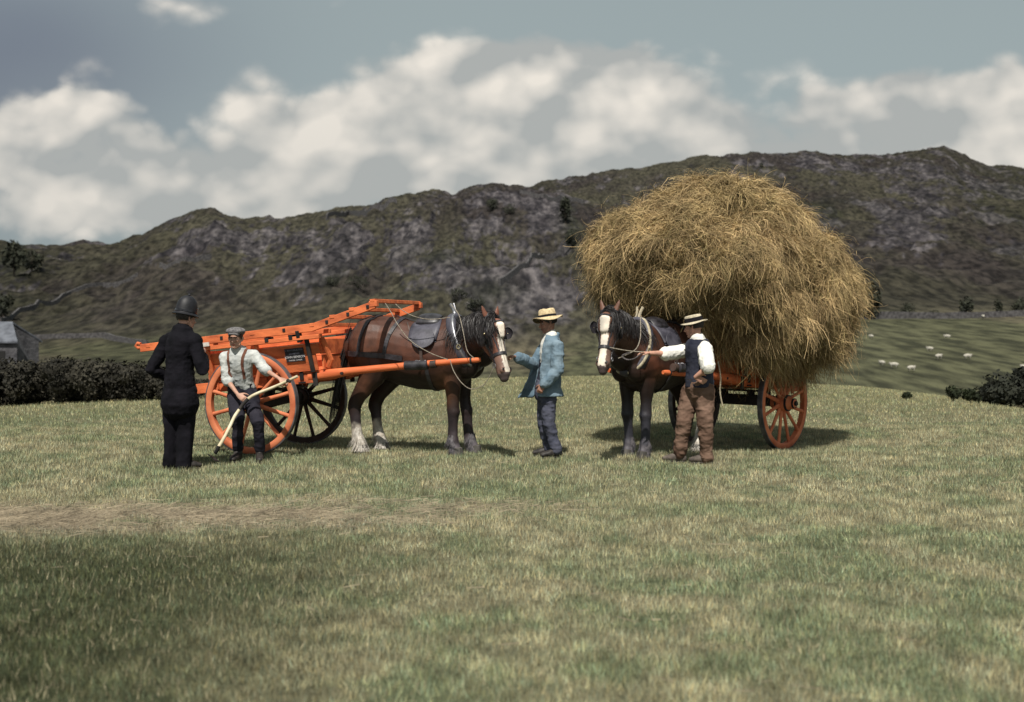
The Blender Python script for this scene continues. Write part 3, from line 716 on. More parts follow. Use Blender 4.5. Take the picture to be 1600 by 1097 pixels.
    if not loaded:
        # overhanging harvest frame: long rails, raised front with crossbars
        for y in (-1, 1):
            m = MB(); m.beam((-1.46, y * .70, 1.435), (.92, y * .70, 1.455), .05, .095); m.beam((.91, y * .70, 1.452), (1.74, y * .70, 1.640), .048, .088)
            m.box((1.73, y * .70, 1.650), (.10, .06, .07)); fr = part('frame_rail', m)
            m = MB(); m.tube([(-1.44, y * .70, 1.44), (-1.50, y * .70, 1.44), (-1.53, y * .70, 1.47), (-1.50, y * .70, 1.50), (-1.46, y * .70, 1.485)], .022, 8); part('rail_end', m, M_OR, fr, True)
            for x, z in ((.55, 1.46), (1.12, 1.50), (1.40, 1.563), (1.66, 1.622), (-.3, 1.45)): m = MB(); m.box((x, y * .728, z), (.035, .012, .04)); part('frame_bolt', m, M_IRON, fr)
        for y in (-.30, .30):
            m = MB(); m.beam((-1.35, y, 1.40), (.95, y, 1.41), .05, .05); part('inner_rail', m)
        for (x, z) in ((-1.34, 1.452), (-.62, 1.455), (.12, 1.462), (.92, 1.485), (1.19, 1.555), (1.45, 1.615), (1.725, 1.685)):
            m = MB(); m.box((x, 0, z), (.062, 1.46, .042)); part('crossbar', m)
        mpw = mat('sunlit_bar_end', (.45, .40, .36), (.65, .60, .55), 20, .8)  # pale blocks paint the sun highlights on the crossbar ends
        for x, q in ((-.98, .17), (-.52, .11)): m = MB(); m.box((x, -.745, 1.39), (q, .02, .05)); part('lit_bar_end', m, mpw)
        m = MB()
        for x in (.72,):
            m.beam((x, -.665, 1.30), (x, -.70, 1.44), .07, .05, up=(1, 0, 0))
        part('frame_bracket', m, M_IRON)
        # name board with its writing
        th = math.atan2(.045, .185)
        m = MB(); m.box((.60, -.600, 1.155), (.25, .012, .165), Matrix.Rotation(th, 3, 'X')); pl = part('name_board', m, M_PLATE)
        for k, (txt, sz, dz) in enumerate((('T. BENSON & SON', .030, .048), ('CONISTON', .026, .008), ('JOHN BENSON', .040, -.038), ('FARMER  LANCS.', .024, -.072))):
            cu = bpy.data.curves.new('lettering', 'FONT'); cu.body = txt; cu.size = sz; cu.align_x = 'CENTER'; cu.extrude = .0008
            tmp = bpy.data.objects.new('tmp', cu); COL.objects.link(tmp); bpy.context.view_layer.update()
            me = bpy.data.meshes.new_from_object(tmp.evaluated_get(bpy.context.evaluated_depsgraph_get())); bpy.data.objects.remove(tmp)
            Mx = Matrix.Translation((.60, -.6095 - .0 - dz * math.sin(th) * -0 - dz * math.sin(th), 1.155 + dz)) @ Matrix.Rotation(th + R(90), 4, 'X')
            for v in me.vertices: v.co = T(Mx @ v.co)
            me.materials.clear(); me.materials.append(M_LETTER if k > 1 else mat('faded_lettering', (.10, .10, .14), (.2, .2, .25), 20, .7)); link_obj('lettering', me, pl)
    return t
C1 = Vector((-2.955, 14.59, 0)); A1 = R(-17); C1.z = gzs(C1.x, C1.y)
cart1 = make_cart('hay_cart', 'empty orange two-wheeled hay cart with long overhanging frame, name board on its side', C1, A1, R(5.8), False)
C2 = Vector((3.06, 15.62, 0)); D2 = Vector((-.66, -.75, 0)).normalized(); A2 = math.atan2(D2.y, D2.x); C2.z = gzs(3.3, 15.4)
cart2 = make_cart('hay_cart', 'orange cart with black axle beam carrying the huge pile of hay', C2, A2, R(5.0), True)
def loc2w(C, A, p):
    c, s = math.cos(A), math.sin(A); return Vector((C.x + p[0] * c - p[1] * s, C.y + p[0] * s + p[1] * c, C.z + p[2]))

# ================================================================== hay load
M_HAY = mat('hay_stems', (.62, .62, .62), (1.25, 1.25, 1.25), 3.0, .75, attr=True, spec=.25)
M_HAYC = mat('hay_core', (.060, .044, .016), (.15, .11, .045), 14, .95, .05, 30, detail=6)
def hay_surface(n, m):
    """points of the load in cart coordinates: x forward, z up"""
    th = np.linspace(0, np.pi, m); ph = np.linspace(0, 2 * np.pi, n, endpoint=False)
    TH, PH = np.meshgrid(th, ph, indexing='ij')
    ct, st = np.cos(TH), np.sin(TH)
    e = .80
    sp = lambda v, p: np.sign(v) * np.abs(v) ** p
    ux, uy, uz = sp(np.cos(PH), .68) * sp(st, .70), sp(np.sin(PH), .74) * sp(st, .70), sp(ct, .74)
    return np.column_stack([ux.ravel(), uy.ravel(), uz.ravel()])
def hay_shape(u):
    x = u[:, 0]; y = u[:, 1]; z = u[:, 2]
    X = .50 + x * 1.58; Y = y * 1.34 * (1 - .10 * x)
    top = 3.34 - .16 * np.clip(x - .0, 0, 2) ** 1.2 - .52 * np.clip(-x, 0, 2) ** 1.5 - .12 * y ** 2 - .16 * np.clip(y, 0, 1)
    bot = 1.34 + .48 * sm(x, .1, .75) - .34 * sm(-x, .15, .8) - .10 * np.abs(y)
    zz = np.where(z > 0, z, z)
    mid = bot + (top - bot) * .46
    Z = np.where(zz > 0, mid + (top - mid) * zz, mid + (mid - bot) * zz)
    k = 1 - .12 * np.clip(-zz, 0, 1) ** 1.5; X = .50 + (X - .50) * k; Y = Y * k
    return np.column_stack([X, Y, Z])
def hay_pts(u):
    P = hay_shape(u); c = np.array([.1, 0, 2.3]); d = P - c; d /= np.linalg.norm(d, axis=1)[:, None]
    lump = (fbm(P * 1.35, 2, 200) - .5) * .60 + (fbm(P * 3.2, 3, 201, .55, True) - .5) * .42
    cr = np.abs(2 * fbm(P * 1.15 + 9, 3, 205) - 1); lump = lump - .27 * np.exp(-(cr / .07) ** 2)
    return P + d * lump[:, None], d
hn, hm = 200, 120
u = hay_surface(hn, hm); HP, Hd = hay_pts(u)
F = []
ii = np.arange(hm - 1)[:, None] * hn; jj = np.arange(hn)[None]
a = (ii + jj).ravel(); b = (ii + (jj + 1) % hn).ravel(); F = np.column_stack([a, a + hn, b + hn, b])
# surface normals
g = HP.reshape(hm, hn, 3); du = np.roll(g, -1, 1) - np.roll(g, 1, 1); dv = np.gradient(g, axis=0)
Nn = np.cross(dv, du); Nn /= np.maximum(np.linalg.norm(Nn, axis=2), 1e-9)[..., None]; Nn = Nn.reshape(-1, 3)
sg = np.sign((Nn * Hd).sum(1)); Nn *= sg[:, None]
hb = C2.copy()
hay = thing('hay_load', 'huge shaggy golden pile of loose hay heaped high on the right-hand cart', 'hay', hb, A2)
link_obj('hay_core', mesh_data('hay_core', HP - Nn * .07, F, M_HAYC), hay)
def strands(n, seed, ln, w_, lift, idx=None, droop=.9, tangle=.9):
    r = np.random.default_rng(seed)
    fa = np.linalg.norm(np.cross(HP[F[:, 1]] - HP[F[:, 0]], HP[F[:, 3]] - HP[F[:, 0]]), axis=1) * (1.0 if idx is None else idx)
    f = r.choice(len(F), n, p=fa / fa.sum()); s, t_ = r.uniform(0, 1, n)[:, None], r.uniform(0, 1, n)[:, None]
    q = F[f]; p = (HP[q[:, 0]] * (1 - s) + HP[q[:, 1]] * s) * (1 - t_) + (HP[q[:, 3]] * (1 - s) + HP[q[:, 2]] * s) * t_
    nn = Nn[q[:, 0]]
    # draping direction: down the surface, turned by a slow swirl so that forkfuls read
    g_ = np.tile(np.array([0, 0, -1.0]), (n, 1)) + (np.column_stack([fbm(p * .8, 2, 300), fbm(p * .8, 2, 301), fbm(p * .8, 2, 302)]) - .5) * 5.0 * (1 - .55 * (nn[:, 2:3] < .2))
    g_ += r.normal(0, 1, (n, 3)) * tangle * .62
    tdir = g_ - nn * (g_ * nn).sum(1)[:, None]; tdir /= np.maximum(np.linalg.norm(tdir, axis=1), 1e-6)[:, None]
    bd = np.cross(tdir, nn)
    L_ = ln * r.uniform(.4, 1.5, n)[:, None]; K = 5
    curl = r.normal(0, .55, n)[:, None]; lf = np.abs(r.normal(0, lift, n))[:, None] + .01
    pos = p + nn * r.uniform(-.07, .05, n)[:, None]
    side = bd * .5 + nn * r.normal(0, .6, n)[:, None]; side /= np.linalg.norm(side, axis=1)[:, None]
    ww = w_ * r.uniform(.5, 1.4, n)[:, None]
    V = []
    for k in range(K):
        h = k / (K - 1)
        c = pos + tdir * L_ * h + bd * curl * L_ * h * h * .7 + nn * lf * np.sin(h * 2.2) - np.array([0, 0, 1.0]) * droop * L_ * h * h * .28
        wk = ww * (1 - .55 * h)
        V += [c - side * wk / 2, c + side * wk / 2]
    V = np.stack(V, 1)
    base = np.arange(n)[:, None] * (2 * K); fs = []
    for k in range(K - 1): fs.append(base + np.array([2 * k, 2 * k + 1, 2 * k + 3, 2 * k + 2]))
    Fc = np.stack(fs, 1).reshape(-1, 4)
    t1 = fbm(p * 2.2, 3, 310)[:, None]; j = r.uniform(.5, 1.55, n)[:, None]
    c = (np.array([.43, .300, .160]) * t1 + np.array([.37, .275, .130]) * (1 - t1)) * j * 1.12
    gsel = (r.uniform(0, 1, n) < .18)[:, None]; c = np.where(gsel, np.array([.27, .215, .095]) * j, c)
    dsel = (r.uniform(0, 1, n) < .22)[:, None]; c = np.where(dsel, c * .38, c)
    return V.reshape(-1, 3), Fc, np.repeat(c, 2 * K, 0)
sets = [strands(135000, 1, .19, .0048, .030, tangle=1.5), strands(15000, 2, .28, .0042, .11, tangle=1.5), strands(20000, 5, .15, .0055, .08, tangle=2.0, droop=.2)]
low = (HP[F[:, 0], 2] < 1.85) * 1.0 + (HP[F[:, 0], 2] < 1.5) * 1.0
sets.append(strands(15000, 3, .22, .007, .05, idx=low + 1e-6, droop=2.0, tangle=1.0))
off = 0; VV = []; FF = []; CC = []
for v, f, c in sets: VV.append(v); FF.append(f + off); CC.append(c); off += len(v)
hs_ = link_obj('hay_strands', mesh_data('hay_strands', np.concatenate(VV), np.concatenate(FF), M_HAY, False, np.concatenate(CC)), hay); hs_['kind'] = 'stuff'
# ================================================================== horses
M_COAT = mat('horse_coat', (.72, .72, .72), (1.2, 1.16, 1.12), 9, .50, .002, 140, attr=True, spec=.33, detail=6)
M_MANE = mat('black_mane', (.008, .007, .008), (.03, .025, .025), 30, .5, spec=.4)
M_LEATH = mat('black_harness_leather', (.012, .011, .013), (.045, .042, .05), 12, .42, .001, 80, spec=.5)
M_LEATB = mat('brown_harness_leather', (.035, .022, .018), (.09, .06, .05), 10, .55, .001, 80)
M_PAD = mat('slate_blue_leather', (.030, .029, .040), (.085, .082, .105), 8, .5, .002, 50)
M_BRASS = mat('brass', (.50, .40, .22), (.7, .6, .4), 20, .35, metal=.8)
M_STEEL = mat('bare_steel', (.20, .20, .22), (.38, .38, .40), 20, .4, metal=.8)
M_REIN = mat('grey_brown_rope', (.16, .13, .10), (.34, .30, .24), 60, .9)
M_HOOF = mat('horn_hoof', (.05, .045, .04), (.11, .10, .09), 8, .6)
M_HEYE = mat('dark_eye', (.006, .004, .003), None, 5, .08, spec=.7)
M_FEATHER = mat('white_leg_feather', (.40, .36, .31), (.66, .62, .56), 25, .9, .002, 120)
M_FEATHERG = mat('grey_leg_feather', (.07, .065, .075), (.17, .155, .165), 25, .9, .002, 120)

def make_horse(name, label, base, rz, poll, hdir, hlen, legs, style, hs=1.0):
    """base = ground point under the barrel; local x forward, y left.  poll, hdir in local coordinates."""
    t = thing(name, label, 'horse', base, rz)
    poll = Vector(poll); D = Vector(hdir).normalized()                    # D: face direction projected out of the forehead
    down = Vector((0, 0, -1)); Lx = (down * .93 + D * .36).normalized()   # from poll to muzzle
    Fn = (D - Lx * D.dot(Lx)).normalized(); Sd = Fn.cross(Lx).normalized()  # forehead normal and side
    def H(a, f, s): return poll + Lx * (a * hlen) + Fn * f + Sd * (s * hs)
    m = MB()
    # barrel: x, top, bottom, half width
    T = [(-.90, 1.42, 1.10, .10), (-.85, 1.52, .98, .20), (-.72, 1.61, .90, .275), (-.55, 1.665, .90, .315), (-.38, 1.66, .88, .32), (-.18, 1.61, .81, .325), (.03, 1.575, .765, .335),
         (.24, 1.575, .755, .335), (.42, 1.62, .78, .305), (.56, 1.655, .84, .27), (.68, 1.60, .88, .235), (.78, 1.48, .94, .20), (.84, 1.34, 1.04, .13)]
    m.limb([(x, 0, (a + b) / 2) for x, a, b, w_ in T], [(w_, (a - b) / 2) for x, a, b, w_ in T], 24, side=(0, 1, 0))
    for sy in (-1, 1):                                                     # haunch, shoulder
        m.ell((-.56, sy * .15, 1.28), (.29, .19, .34)); m.ell((.50, sy * .16, 1.20), (.23, .15, .34), Matrix.Rotation(R(20), 3, 'Y'))
        m.ell((.66, sy * .11, 1.08), (.15, .12, .18))
    # neck
    wdr = Vector((.52, 0, 1.40)); P0 = Vector((.40, 0, 1.30)); throat = poll + Lx * (.17) - Fn * .12
    mid = (wdr + throat) / 2 + Vector((.06, 0, .05)); out = Vector((throat.x - wdr.x, throat.y - wdr.y, 0)).normalized()
    cpts = crom([P0, Vector((.58, 0, 1.33)), mid, throat + Vector((0, 0, .03)), poll + Lx * .09 - Fn * .075], 3); K = len(cpts)
    nsd = Vector((0, 1, 0)).lerp(Sd if Sd.y > 0 else -Sd, .5).normalized()
    rr = [(.20 + (.085 - .20) * (i / (K - 1)) ** .8, .36 + (.135 - .36) * (i / (K - 1)) ** .75) for i in range(K)]
    m.limb(cpts, rr, 20, side=nsd)
    # head
    hp = [(-.02, -.095, .075, .075), (.06, -.105, .095, .105), (.20, -.125, .108, .130), (.34, -.130, .108, .140), (.46, -.115, .088, .120), (.60, -.092, .070, .092), (.75, -.078, .062, .075), (.87, -.074, .068, .073), (.96, -.078, .062, .066), (1.0, -.082, .048, .050)]
    hp = [(a, f * hs, s * hs, d * hs) for a, f, s, d in hp]
    m.limb([H(a, f, 0) for a, f, s, d in hp], [(s, d) for a, f, s, d in hp], 20, side=Sd)
    for s in (-1, 1):
        m.ell(H(.27, -.05, s * .078), (.035, .035, .035)); m.ell(H(.36, -.16, s * .065), (.055, .055, .09)); m.ell(H(.90, -.035, s * .045), (.025, .03, .035))
        e0 = H(-.01, -.075, s * .060); ed = (-Lx * .9 + Sd * s * .28 + Fn * .15).normalized()
        m.limb([e0, e0 + ed * .06, e0 + ed * .12, e0 + ed * .165], [(.030, .026), (.036, .020), (.026, .014), (.008, .006)], 10, side=Sd)
    m.limb([H(.80, -.13, 0), H(.93, -.125, 0)], [.032, .030]);
    # legs
    for (kind, hx, hy, top) in legs:
        s = 1 if hy > 0 else -1
        if kind == 'f':
            x0 = .50; dx = hx - x0; f = lambda z, ox=0.0: Vector((x0 + dx * (1 - z / 1.0) + ox, s * .15 + (hy - s * .15) * (1 - z), z))
            m.limb([f(1.12, -.03), f(.95, -.01), f(.80), f(.66), f(.56), f(.51, .008), f(.45), f(.34, -.004), f(.22, -.006), f(.165), f(.115, .02), f(.075, .035)],
                   [(.12, .15), (.105, .13), (.082, .10), (.064, .075), (.070, .075), (.076, .080), (.062, .066), (.052, .060), (.054, .064), (.066, .074), (.056, .062), (.064, .066)], 14, side=(0, 1, 0))
        else:
            f = lambda z, ox: Vector((hx + ox, s * .17 + (hy - s * .17) * (1 - min(z, 1) / 1.0), z))
            m.limb([f(1.25, .20), f(1.06, .20), f(.92, .16), f(.80, .07), f(.68, -.02), f(.59, -.065), f(.53, -.075), f(.45, -.06), f(.32, -.045), f(.21, -.035), f(.165, -.02), f(.115, .005), f(.075, .02)],
                   [(.16, .24), (.15, .20), (.12, .165), (.088, .12), (.070, .095), (.064, .092), (.064, .088), (.058, .072), (.054, .063), (.057, .066), (.070, .080), (.058, .064), (.066, .068)], 14, side=(0, 1, 0))
    m.v = [v * 1.0 for v in m.v]
    v, f, nn = remesh(m, .0115, 4, .5)
    # muscle relief
    v += nn * ((fbm(v * np.array([5, 5, 3.2]), 2, 61) - .5) * .014)[:, None]
    # ---- coat colours
    P = v; Pn = np.array(poll); rel = P - Pn
    a_ = rel @ np.array(Lx) / hlen; f_ = rel @ np.array(Fn); s_ = rel @ np.array(Sd)
    ishead = (np.abs(s_) < .19) & (a_ > -.32) & (a_ < 1.15) & (f_ > -.30) & (f_ < .10) & (P[:, 0] > .5)
    C = np.tile(np.array(style['coat']), (len(v), 1))
    mott = fbm(v * 3.2, 3, 71)[:, None]; C = C * (.72 + .6 * mott)
    bel = sm(-(P[:, 2]) + .25 * sm(P[:, 0], .45, .8), -1.12, -.90)[:, None] * .85; C = C * (1 - bel) + np.array(style['belly']) * bel  # dark underside: coat tone with the shadow under the barrel painted in
    for (x0, y0, z0, rx, rz_, col, st) in style.get('patches', []):
        g_ = (np.exp(-((P[:, 0] - x0) / rx) ** 2 - ((P[:, 2] - z0) / rz_) ** 2) * (np.sign(y0) * P[:, 1] > 0) * st * (.6 + .8 * mott[:, 0]))[:, None]; g_ = np.clip(g_, 0, 1)
        C = C * (1 - g_) + np.array(col) * g_
    leg = (1 - sm(P[:, 2] + (mott[:, 0] - .5) * .35 + (fbm(v * 9, 2, 79) - .5) * .25, style['sock'] - .16, style['sock'] + .16))[:, None] * (P[:, 2] < .9)[:, None]
    C = C * (1 - leg) + np.array(style['legc']) * leg * (.6 + .9 * fbm(v * np.array([14, 14, 5]), 2, 73)[:, None])
    for (kind, hx, hy, feath) in legs:
        near = (np.hypot(P[:, 0] - hx - .0, P[:, 1] - hy) < .13); wtop = {'w': .34, 'g': .20}[feath]
        wt = near * (1 - sm(P[:, 2] + (fbm(v * 16, 2, 80) - .5) * .22, wtop - .08, wtop + .06)); wt = wt[:, None] * (.9 if feath == 'w' else .75)
        C = C * (1 - wt) + (np.array([.50, .45, .39]) if feath == 'w' else np.array([.115, .105, .12])) * wt
    hh = ishead.astype(float)[:, None]
    C = C * (1 - hh) + (np.array(style['head']) * (.8 + .4 * mott)) * hh
    bw = style['blaze']; edge = (fbm(v * 22, 2, 74) - .5) * .014
    bz = ishead & (f_ > -.085) & (np.abs(s_ - style.get('bs', 0)) < np.interp(a_, [.06, .14, .3, .6, .95], [.01, bw * 1.1, bw * 1.0, bw * .8, bw * .85]) + edge) & (a_ > .08) & (a_ < .955)
    C[bz] = np.array([.74, .67, .58]) * (.9 + .2 * mott[bz])
    muz = ishead & ((a_ > .945 + edge * 4) | ((a_ > .82) & (f_ < -.13)))
    C[muz] = np.array([.085, .062, .062]) * (.6 + .8 * mott[muz])
    pinky = ishead & (a_ > .62) & (a_ < .96) & ~bz & ~muz; C[pinky] = C[pinky] * .5 + np.array([.22, .155, .13]) * .5
    nost = ishead & (np.hypot(a_ - .89, (np.abs(s_) - .052) / hlen * 1.2) < .028); C[nost] = (.004, .003, .003)
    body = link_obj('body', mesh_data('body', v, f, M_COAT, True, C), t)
    for s in (-1, 1):
        e = MB(); e.ell(H(.27, -.035, s * .093), (.022, .022, .022)); e.build('eye', M_HEYE, body, True)
    bvh = BVHTree.FromPolygons([tuple(q) for q in v], [tuple(int(i) for i in q) for q in f])
    def snap(p, off=.006):
        loc, no, i_, d_ = bvh.find_nearest(Vector(p)); return loc + no * off, no
    def ring(c, ax, off=.008, n=40, side0=None, maxr=1.2):
        """loop round the body in the plane through c normal to ax"""
        ax = Vector(ax).normalized(); u_ = ax.orthogonal().normalized(); w_ = ax.cross(u_); out_ = []
        for k in range(n):
            a = 2 * math.pi * k / n; d_ = u_ * math.cos(a) + w_ * math.sin(a)
            hit, no, i_, dist = bvh.ray_cast(Vector(c) + d_ * maxr, -d_)
            best = None
            if hit is not None: best = (hit + no * off, no)
            out_.append(best if best else snap(Vector(c) + d_ * .3, off))
        return out_
    def strap(P, width, thick, nm, mt, parent=t, closed=False, off=.006, project=True):
        if not isinstance(P[0], tuple) or not isinstance(P[0][1], Vector):
            P = crom(P, 6); P = [snap(p, off) for p in P] if project else [(p, snap(p)[1]) for p in P]
        n = len(P); V = []; F = []
        for i in range(n):
            p, no = P[i]; a = P[(i - 1) % n if closed else max(i - 1, 0)][0]; b = P[(i + 1) % n if closed else min(i + 1, n - 1)][0]
            tn = (b - a).normalized(); sd = tn.cross(no).normalized(); no = sd.cross(tn)
            for (q, h) in ((-.5, 0), (.5, 0), (.5, 1), (-.5, 1)): V.append(p + sd * q * width + no * (h * thick - .002))
        for i in range(n if closed else n - 1):
            j = (i + 1) % n
            for k in range(4): F.append([i * 4 + k, i * 4 + (k + 1) % 4, j * 4 + (k + 1) % 4, j * 4 + k])
        if not closed: F += [[0, 1, 2, 3], [(n - 1) * 4 + 3, (n - 1) * 4 + 2, (n - 1) * 4 + 1, (n - 1) * 4]]
        return link_obj(nm, mesh_data(nm, V, F, mt, False), parent)
    # ---- hooves and feather
    for (kind, hx, hy, feath) in legs:
        off = .035 if kind == 'f' else .02
        c = Vector((hx + off, hy, 0))
        m = MB(); m.lathe([(.001, .001), (.078, .001), (.076, .012), (.062, .085), (.04, .095), (.001, .098)], 18, 'z', c=c + Vector((.015, 0, 0)), sx=1.08); m.build('hoof', M_HOOF, t, True)
        if feath:
            r = np.random.default_rng(int(abs(hx * 100)) + 3); n = 1100; a = r.uniform(0, 6.283, n); z0 = .06 + (.26 if feath == 'w' else .18) * r.uniform(0, 1, n) ** 1.6; V = []
            rad = np.interp(z0, [.06, .12, .17, .3], [.060, .056, .062, .046]); ln = r.uniform(.04, .10, n) * (1.5 if feath == 'w' else 1)
            ox = np.interp(z0, [.07, .12, .17, .3], [off, off * .4, -.01, -.03 if kind == 'h' else 0])
            p0 = np.column_stack([hx + ox + np.cos(a) * rad, hy + np.sin(a) * rad, z0]); flare = r.uniform(.05, .5, n) * (1.6 if feath == 'w' else 1) * (1 - .6 * (z0 > .2))
            p1 = p0 + np.column_stack([np.cos(a) * ln * flare - .012, np.sin(a) * ln * flare, -ln]); p1[:, 2] = np.maximum(p1[:, 2], .004)
            tw = np.column_stack([-np.sin(a), np.cos(a), 0 * a]) * r.uniform(.002, .005, n)[:, None]
            V = np.stack([p0 - tw, p0 + tw, p1], 1).reshape(-1, 3)
            link_obj('feather', mesh_data('feather', V, np.arange(len(V)).reshape(-1, 3), M_FEATHER if feath == 'w' else M_FEATHERG, False), t)
    # ---- mane, forelock, tail
    def hairs(starts, dirs, ln, wd, nm, seed, parent=t, mt=M_MANE, lie=.012):
        r = np.random.default_rng(seed); V = []; n = len(starts)
        F_ = []
        for i in range(n):
            p = Vector(starts[i]); d_ = Vector(dirs[i]).normalized(); L_ = ln * r.uniform(.6, 1.25); b = len(V)
            sd = d_.orthogonal().normalized(); sd = (sd * r.normal() + d_.cross(sd) * r.normal()).normalized(); w_ = wd * r.uniform(.5, 1.3)
            for k in range(6):
                h = k / 5; q = p + d_ * (L_ * h) + Vector((0, 0, -1)) * (L_ * h * h * .55)
                if lie:
                    s_p, no = snap(q, lie * .6 + r.uniform(0, .014)); q = q.lerp(s_p, .94) if (s_p - q).length < .25 else q
                V += [q - sd * w_ * (1 - h * .7), q + sd * w_ * (1 - h * .7)]
                if k: F_.append([b + 2 * k - 2, b + 2 * k - 1, b + 2 * k + 1, b + 2 * k])
        return link_obj(nm, mesh_data(nm, V, np.array(F_), mt, False), parent)
    r = np.random.default_rng(9); st = []; dr = []
    crest = []
    for i in range(60):
        h = i / 59; q = h * (K - 1); k0 = min(int(q), K - 2); p = cpts[k0].lerp(cpts[k0 + 1], q - k0)
        hit, no, _, _ = bvh.ray_cast(p + Vector((0, 0, .8)), Vector((0, 0, -1)))
        crest.append(hit if hit is not None else p)
    ms = style['mane_side']
    for i in range(1500):
        h = r.uniform(.22, 1) * 59; p = crest[int(h)].lerp(crest[min(int(h) + 1, 59)], h - int(h)); sdv = nsd * (ms if r.uniform() < .82 else -ms)
        st.append(p + Vector((r.normal(0, .01), r.normal(0, .01), .004))); dr.append(sdv * .8 + Vector((0, 0, -.45)) + Vector((r.normal(0, .22), r.normal(0, .22), 0)))
    hairs(st, dr, style.get('mane_len', .30), .005, 'mane', 3)
    st = []; dr = []
    for i in range(150):
        st.append(H(-.02, -.05, r.uniform(-.035, .035))); dr.append(Lx * .9 + Fn * .3 + Sd * r.normal(0, .3))
    hairs(st, dr, .15, .004, 'forelock', 4)
    st = []; dr = []
    for i in range(260):
        st.append((-.90 + r.normal(0, .015), r.normal(0, .03), 1.42 + r.normal(0, .05))); dr.append((-.35, r.normal(0, .1), -.9))
    hairs(st, dr, .62, .007, 'tail', 5, lie=0)
    # ---- bridle
    br = MB(); Rg = lambda a, off=.006: ring(H(a, -.10, 0), Lx, off, 36, maxr=.35)
    nb = Rg(.62); bridle = strap(nb, style.get('nosew', .034), .007, 'bridle', M_LEATH, t, closed=True)
    bb = [q for q in Rg(.10)]; strap(bb, .022, .006, 'brow_band', M_LEATH, bridle, closed=True)
    for s in (-1, 1):
        strap([H(.03, -.08, s * .10), H(.22, -.13, s * .13), H(.42, -.13, s * .11), H(.62, -.11, s * .085), H(.80, -.11, s * .07)], .022, .006, 'cheek_strap', M_LEATH, bridle)
        strap([H(.10, -.02, s * .09), H(.35, -.01, s * .075), H(.60, 0, s * .05)], .014, .005, 'face_strap', M_LEATH, bridle)
        # blinker: a curved leather cup beside the eye
        c0 = H(.265, -.055, s * .125); X_ = Lx; Y_ = (Fn * .90 + Sd * s * .42).normalized(); Z_ = X_.cross(Y_)
        V = []; F = []; n = 8
        for i in range(n + 1):
            for j in range(n + 1):
                uu, ww = (i / n - .5) * 2, (j / n - .5) * 2
                sq = math.sqrt(max(0, 1 - .45 * ww * ww)) ; q2 = math.sqrt(max(0, 1 - .45 * uu * uu))
                V.append(c0 + X_ * (uu * .070 * sq) + Y_ * (ww * .068 * q2 + .012) + Sd * s * (.022 - .022 * (uu * uu + ww * ww) * .5))
        k_ = len(V); V += [p - Sd * s * .008 for p in V]
        for i in range(n):
            for j in range(n):
                a = i * (n + 1) + j; q = [a, a + 1, a + n + 2, a + n + 1]; F += [q, [b_ + k_ for b_ in q][::-1]]
        ed = [i for i in range(n + 1)] + [i * (n + 1) + n for i in range(1, n + 1)] + [n * (n + 1) + j for j in range(n - 1, -1, -1)] + [i * (n + 1) for i in range(n - 1, 0, -1)]
        for i in range(len(ed)): a, b_ = ed[i], ed[(i + 1) % len(ed)]; F.append([a, b_, b_ + k_, a + k_])
        bl = link_obj('blinker', mesh_data('blinker', V, F, M_LEATH, True), bridle)
        m = MB(); m.ell(c0 + Sd * s * .024 - Y_ * .0, (.011, .011, .011)); m.build('rosette', M_BRASS, bl, True)
        m = MB(); m.lathe([(.020, -.004), (.028, -.004), (.028, .004), (.020, .004)], 16, 'z', closed=True, M=Matrix((Lx, Fn, Sd)).transposed(), c=H(.79, -.11, s * .078)); m.build('bit_ring', M_STEEL, bridle, True)
    strap([H(-.01, -.06, .11), H(-.045, -.07, .04), H(-.045, -.07, -.04), H(-.01, -.06, -.11)], .024, .006, 'crown_strap', M_LEATH, bridle)
    strap([H(.05, -.17, .11), H(.24, -.27, .09), H(.36, -.30, 0), H(.24, -.27, -.09), H(.05, -.17, -.11)], .018, .006, 'throat_strap', M_LEATH, bridle)
    # ---- collar and hames
    cc = Vector((.60, 0, 1.335)) + Vector((out.x - 1, out.y, 0)) * .03; ax = Vector((.86, out.y * .18, .40)).normalized()
    upv = (Vector((0, 0, 1)) - ax * ax.z).normalized(); sv = ax.cross(upv).normalized()
    def oval(a, ex=0.0): return cc + upv * ((.335 + ex) * math.cos(a)) + sv * ((.225 + ex) * math.sin(a) * (1 - .16 * math.cos(a)))
    m = MB(); n = 40; pts = [oval(2 * math.pi * k / n) for k in range(n)]
    V = []; F = []; q = 12
    for k in range(n):
        a = 2 * math.pi * k / n; tn = (pts[(k + 1) % n] - pts[k - 1]).normalized(); rd = ax.cross(tn).normalized()
        for i in range(q):
            b_ = 2 * math.pi * i / q; V.append(pts[k] + rd * (.055 * math.cos(b_)) + ax * (.072 * math.sin(b_)))
    for k in range(n):
        for i in range(q): F.append([k * q + i, k * q + (i + 1) % q, ((k + 1) % n) * q + (i + 1) % q, ((k + 1) % n) * q + i])
    col = link_obj('collar', mesh_data('collar', V, F, M_PAD, True), t)
    for s in (-1, 1):
        hp_ = [oval(s * a, .035) + ax * .045 for a in (-.12 + .22, .5, 1.0, 1.5, 2.0, 2.5, 2.95)]
        hp_ = [hp_[0] + upv * .13 + sv * s * .02] + hp_
        m = MB(); m.tube(crom(hp_, 4), [(.014, .020)] * ((len(hp_) - 1) * 4 + 1), 8); hm_ = m.build('hame', style['hame'], col, True)
        m = MB(); pp = oval(s * 1.75, .05) + ax * .05; m.lathe([(.020, -.006), (.030, -.006), (.030, .006), (.020, .006)], 14, 'z', closed=True, c=pp, M=Matrix((upv, ax, sv)).transposed()); m.build('hame_ring', M_BRASS, hm_, True)
        # trace chain from the hame to the shaft
        m = MB(); a0 = pp; b0 = Vector((.12, s * .42, 1.12)); nL = 22
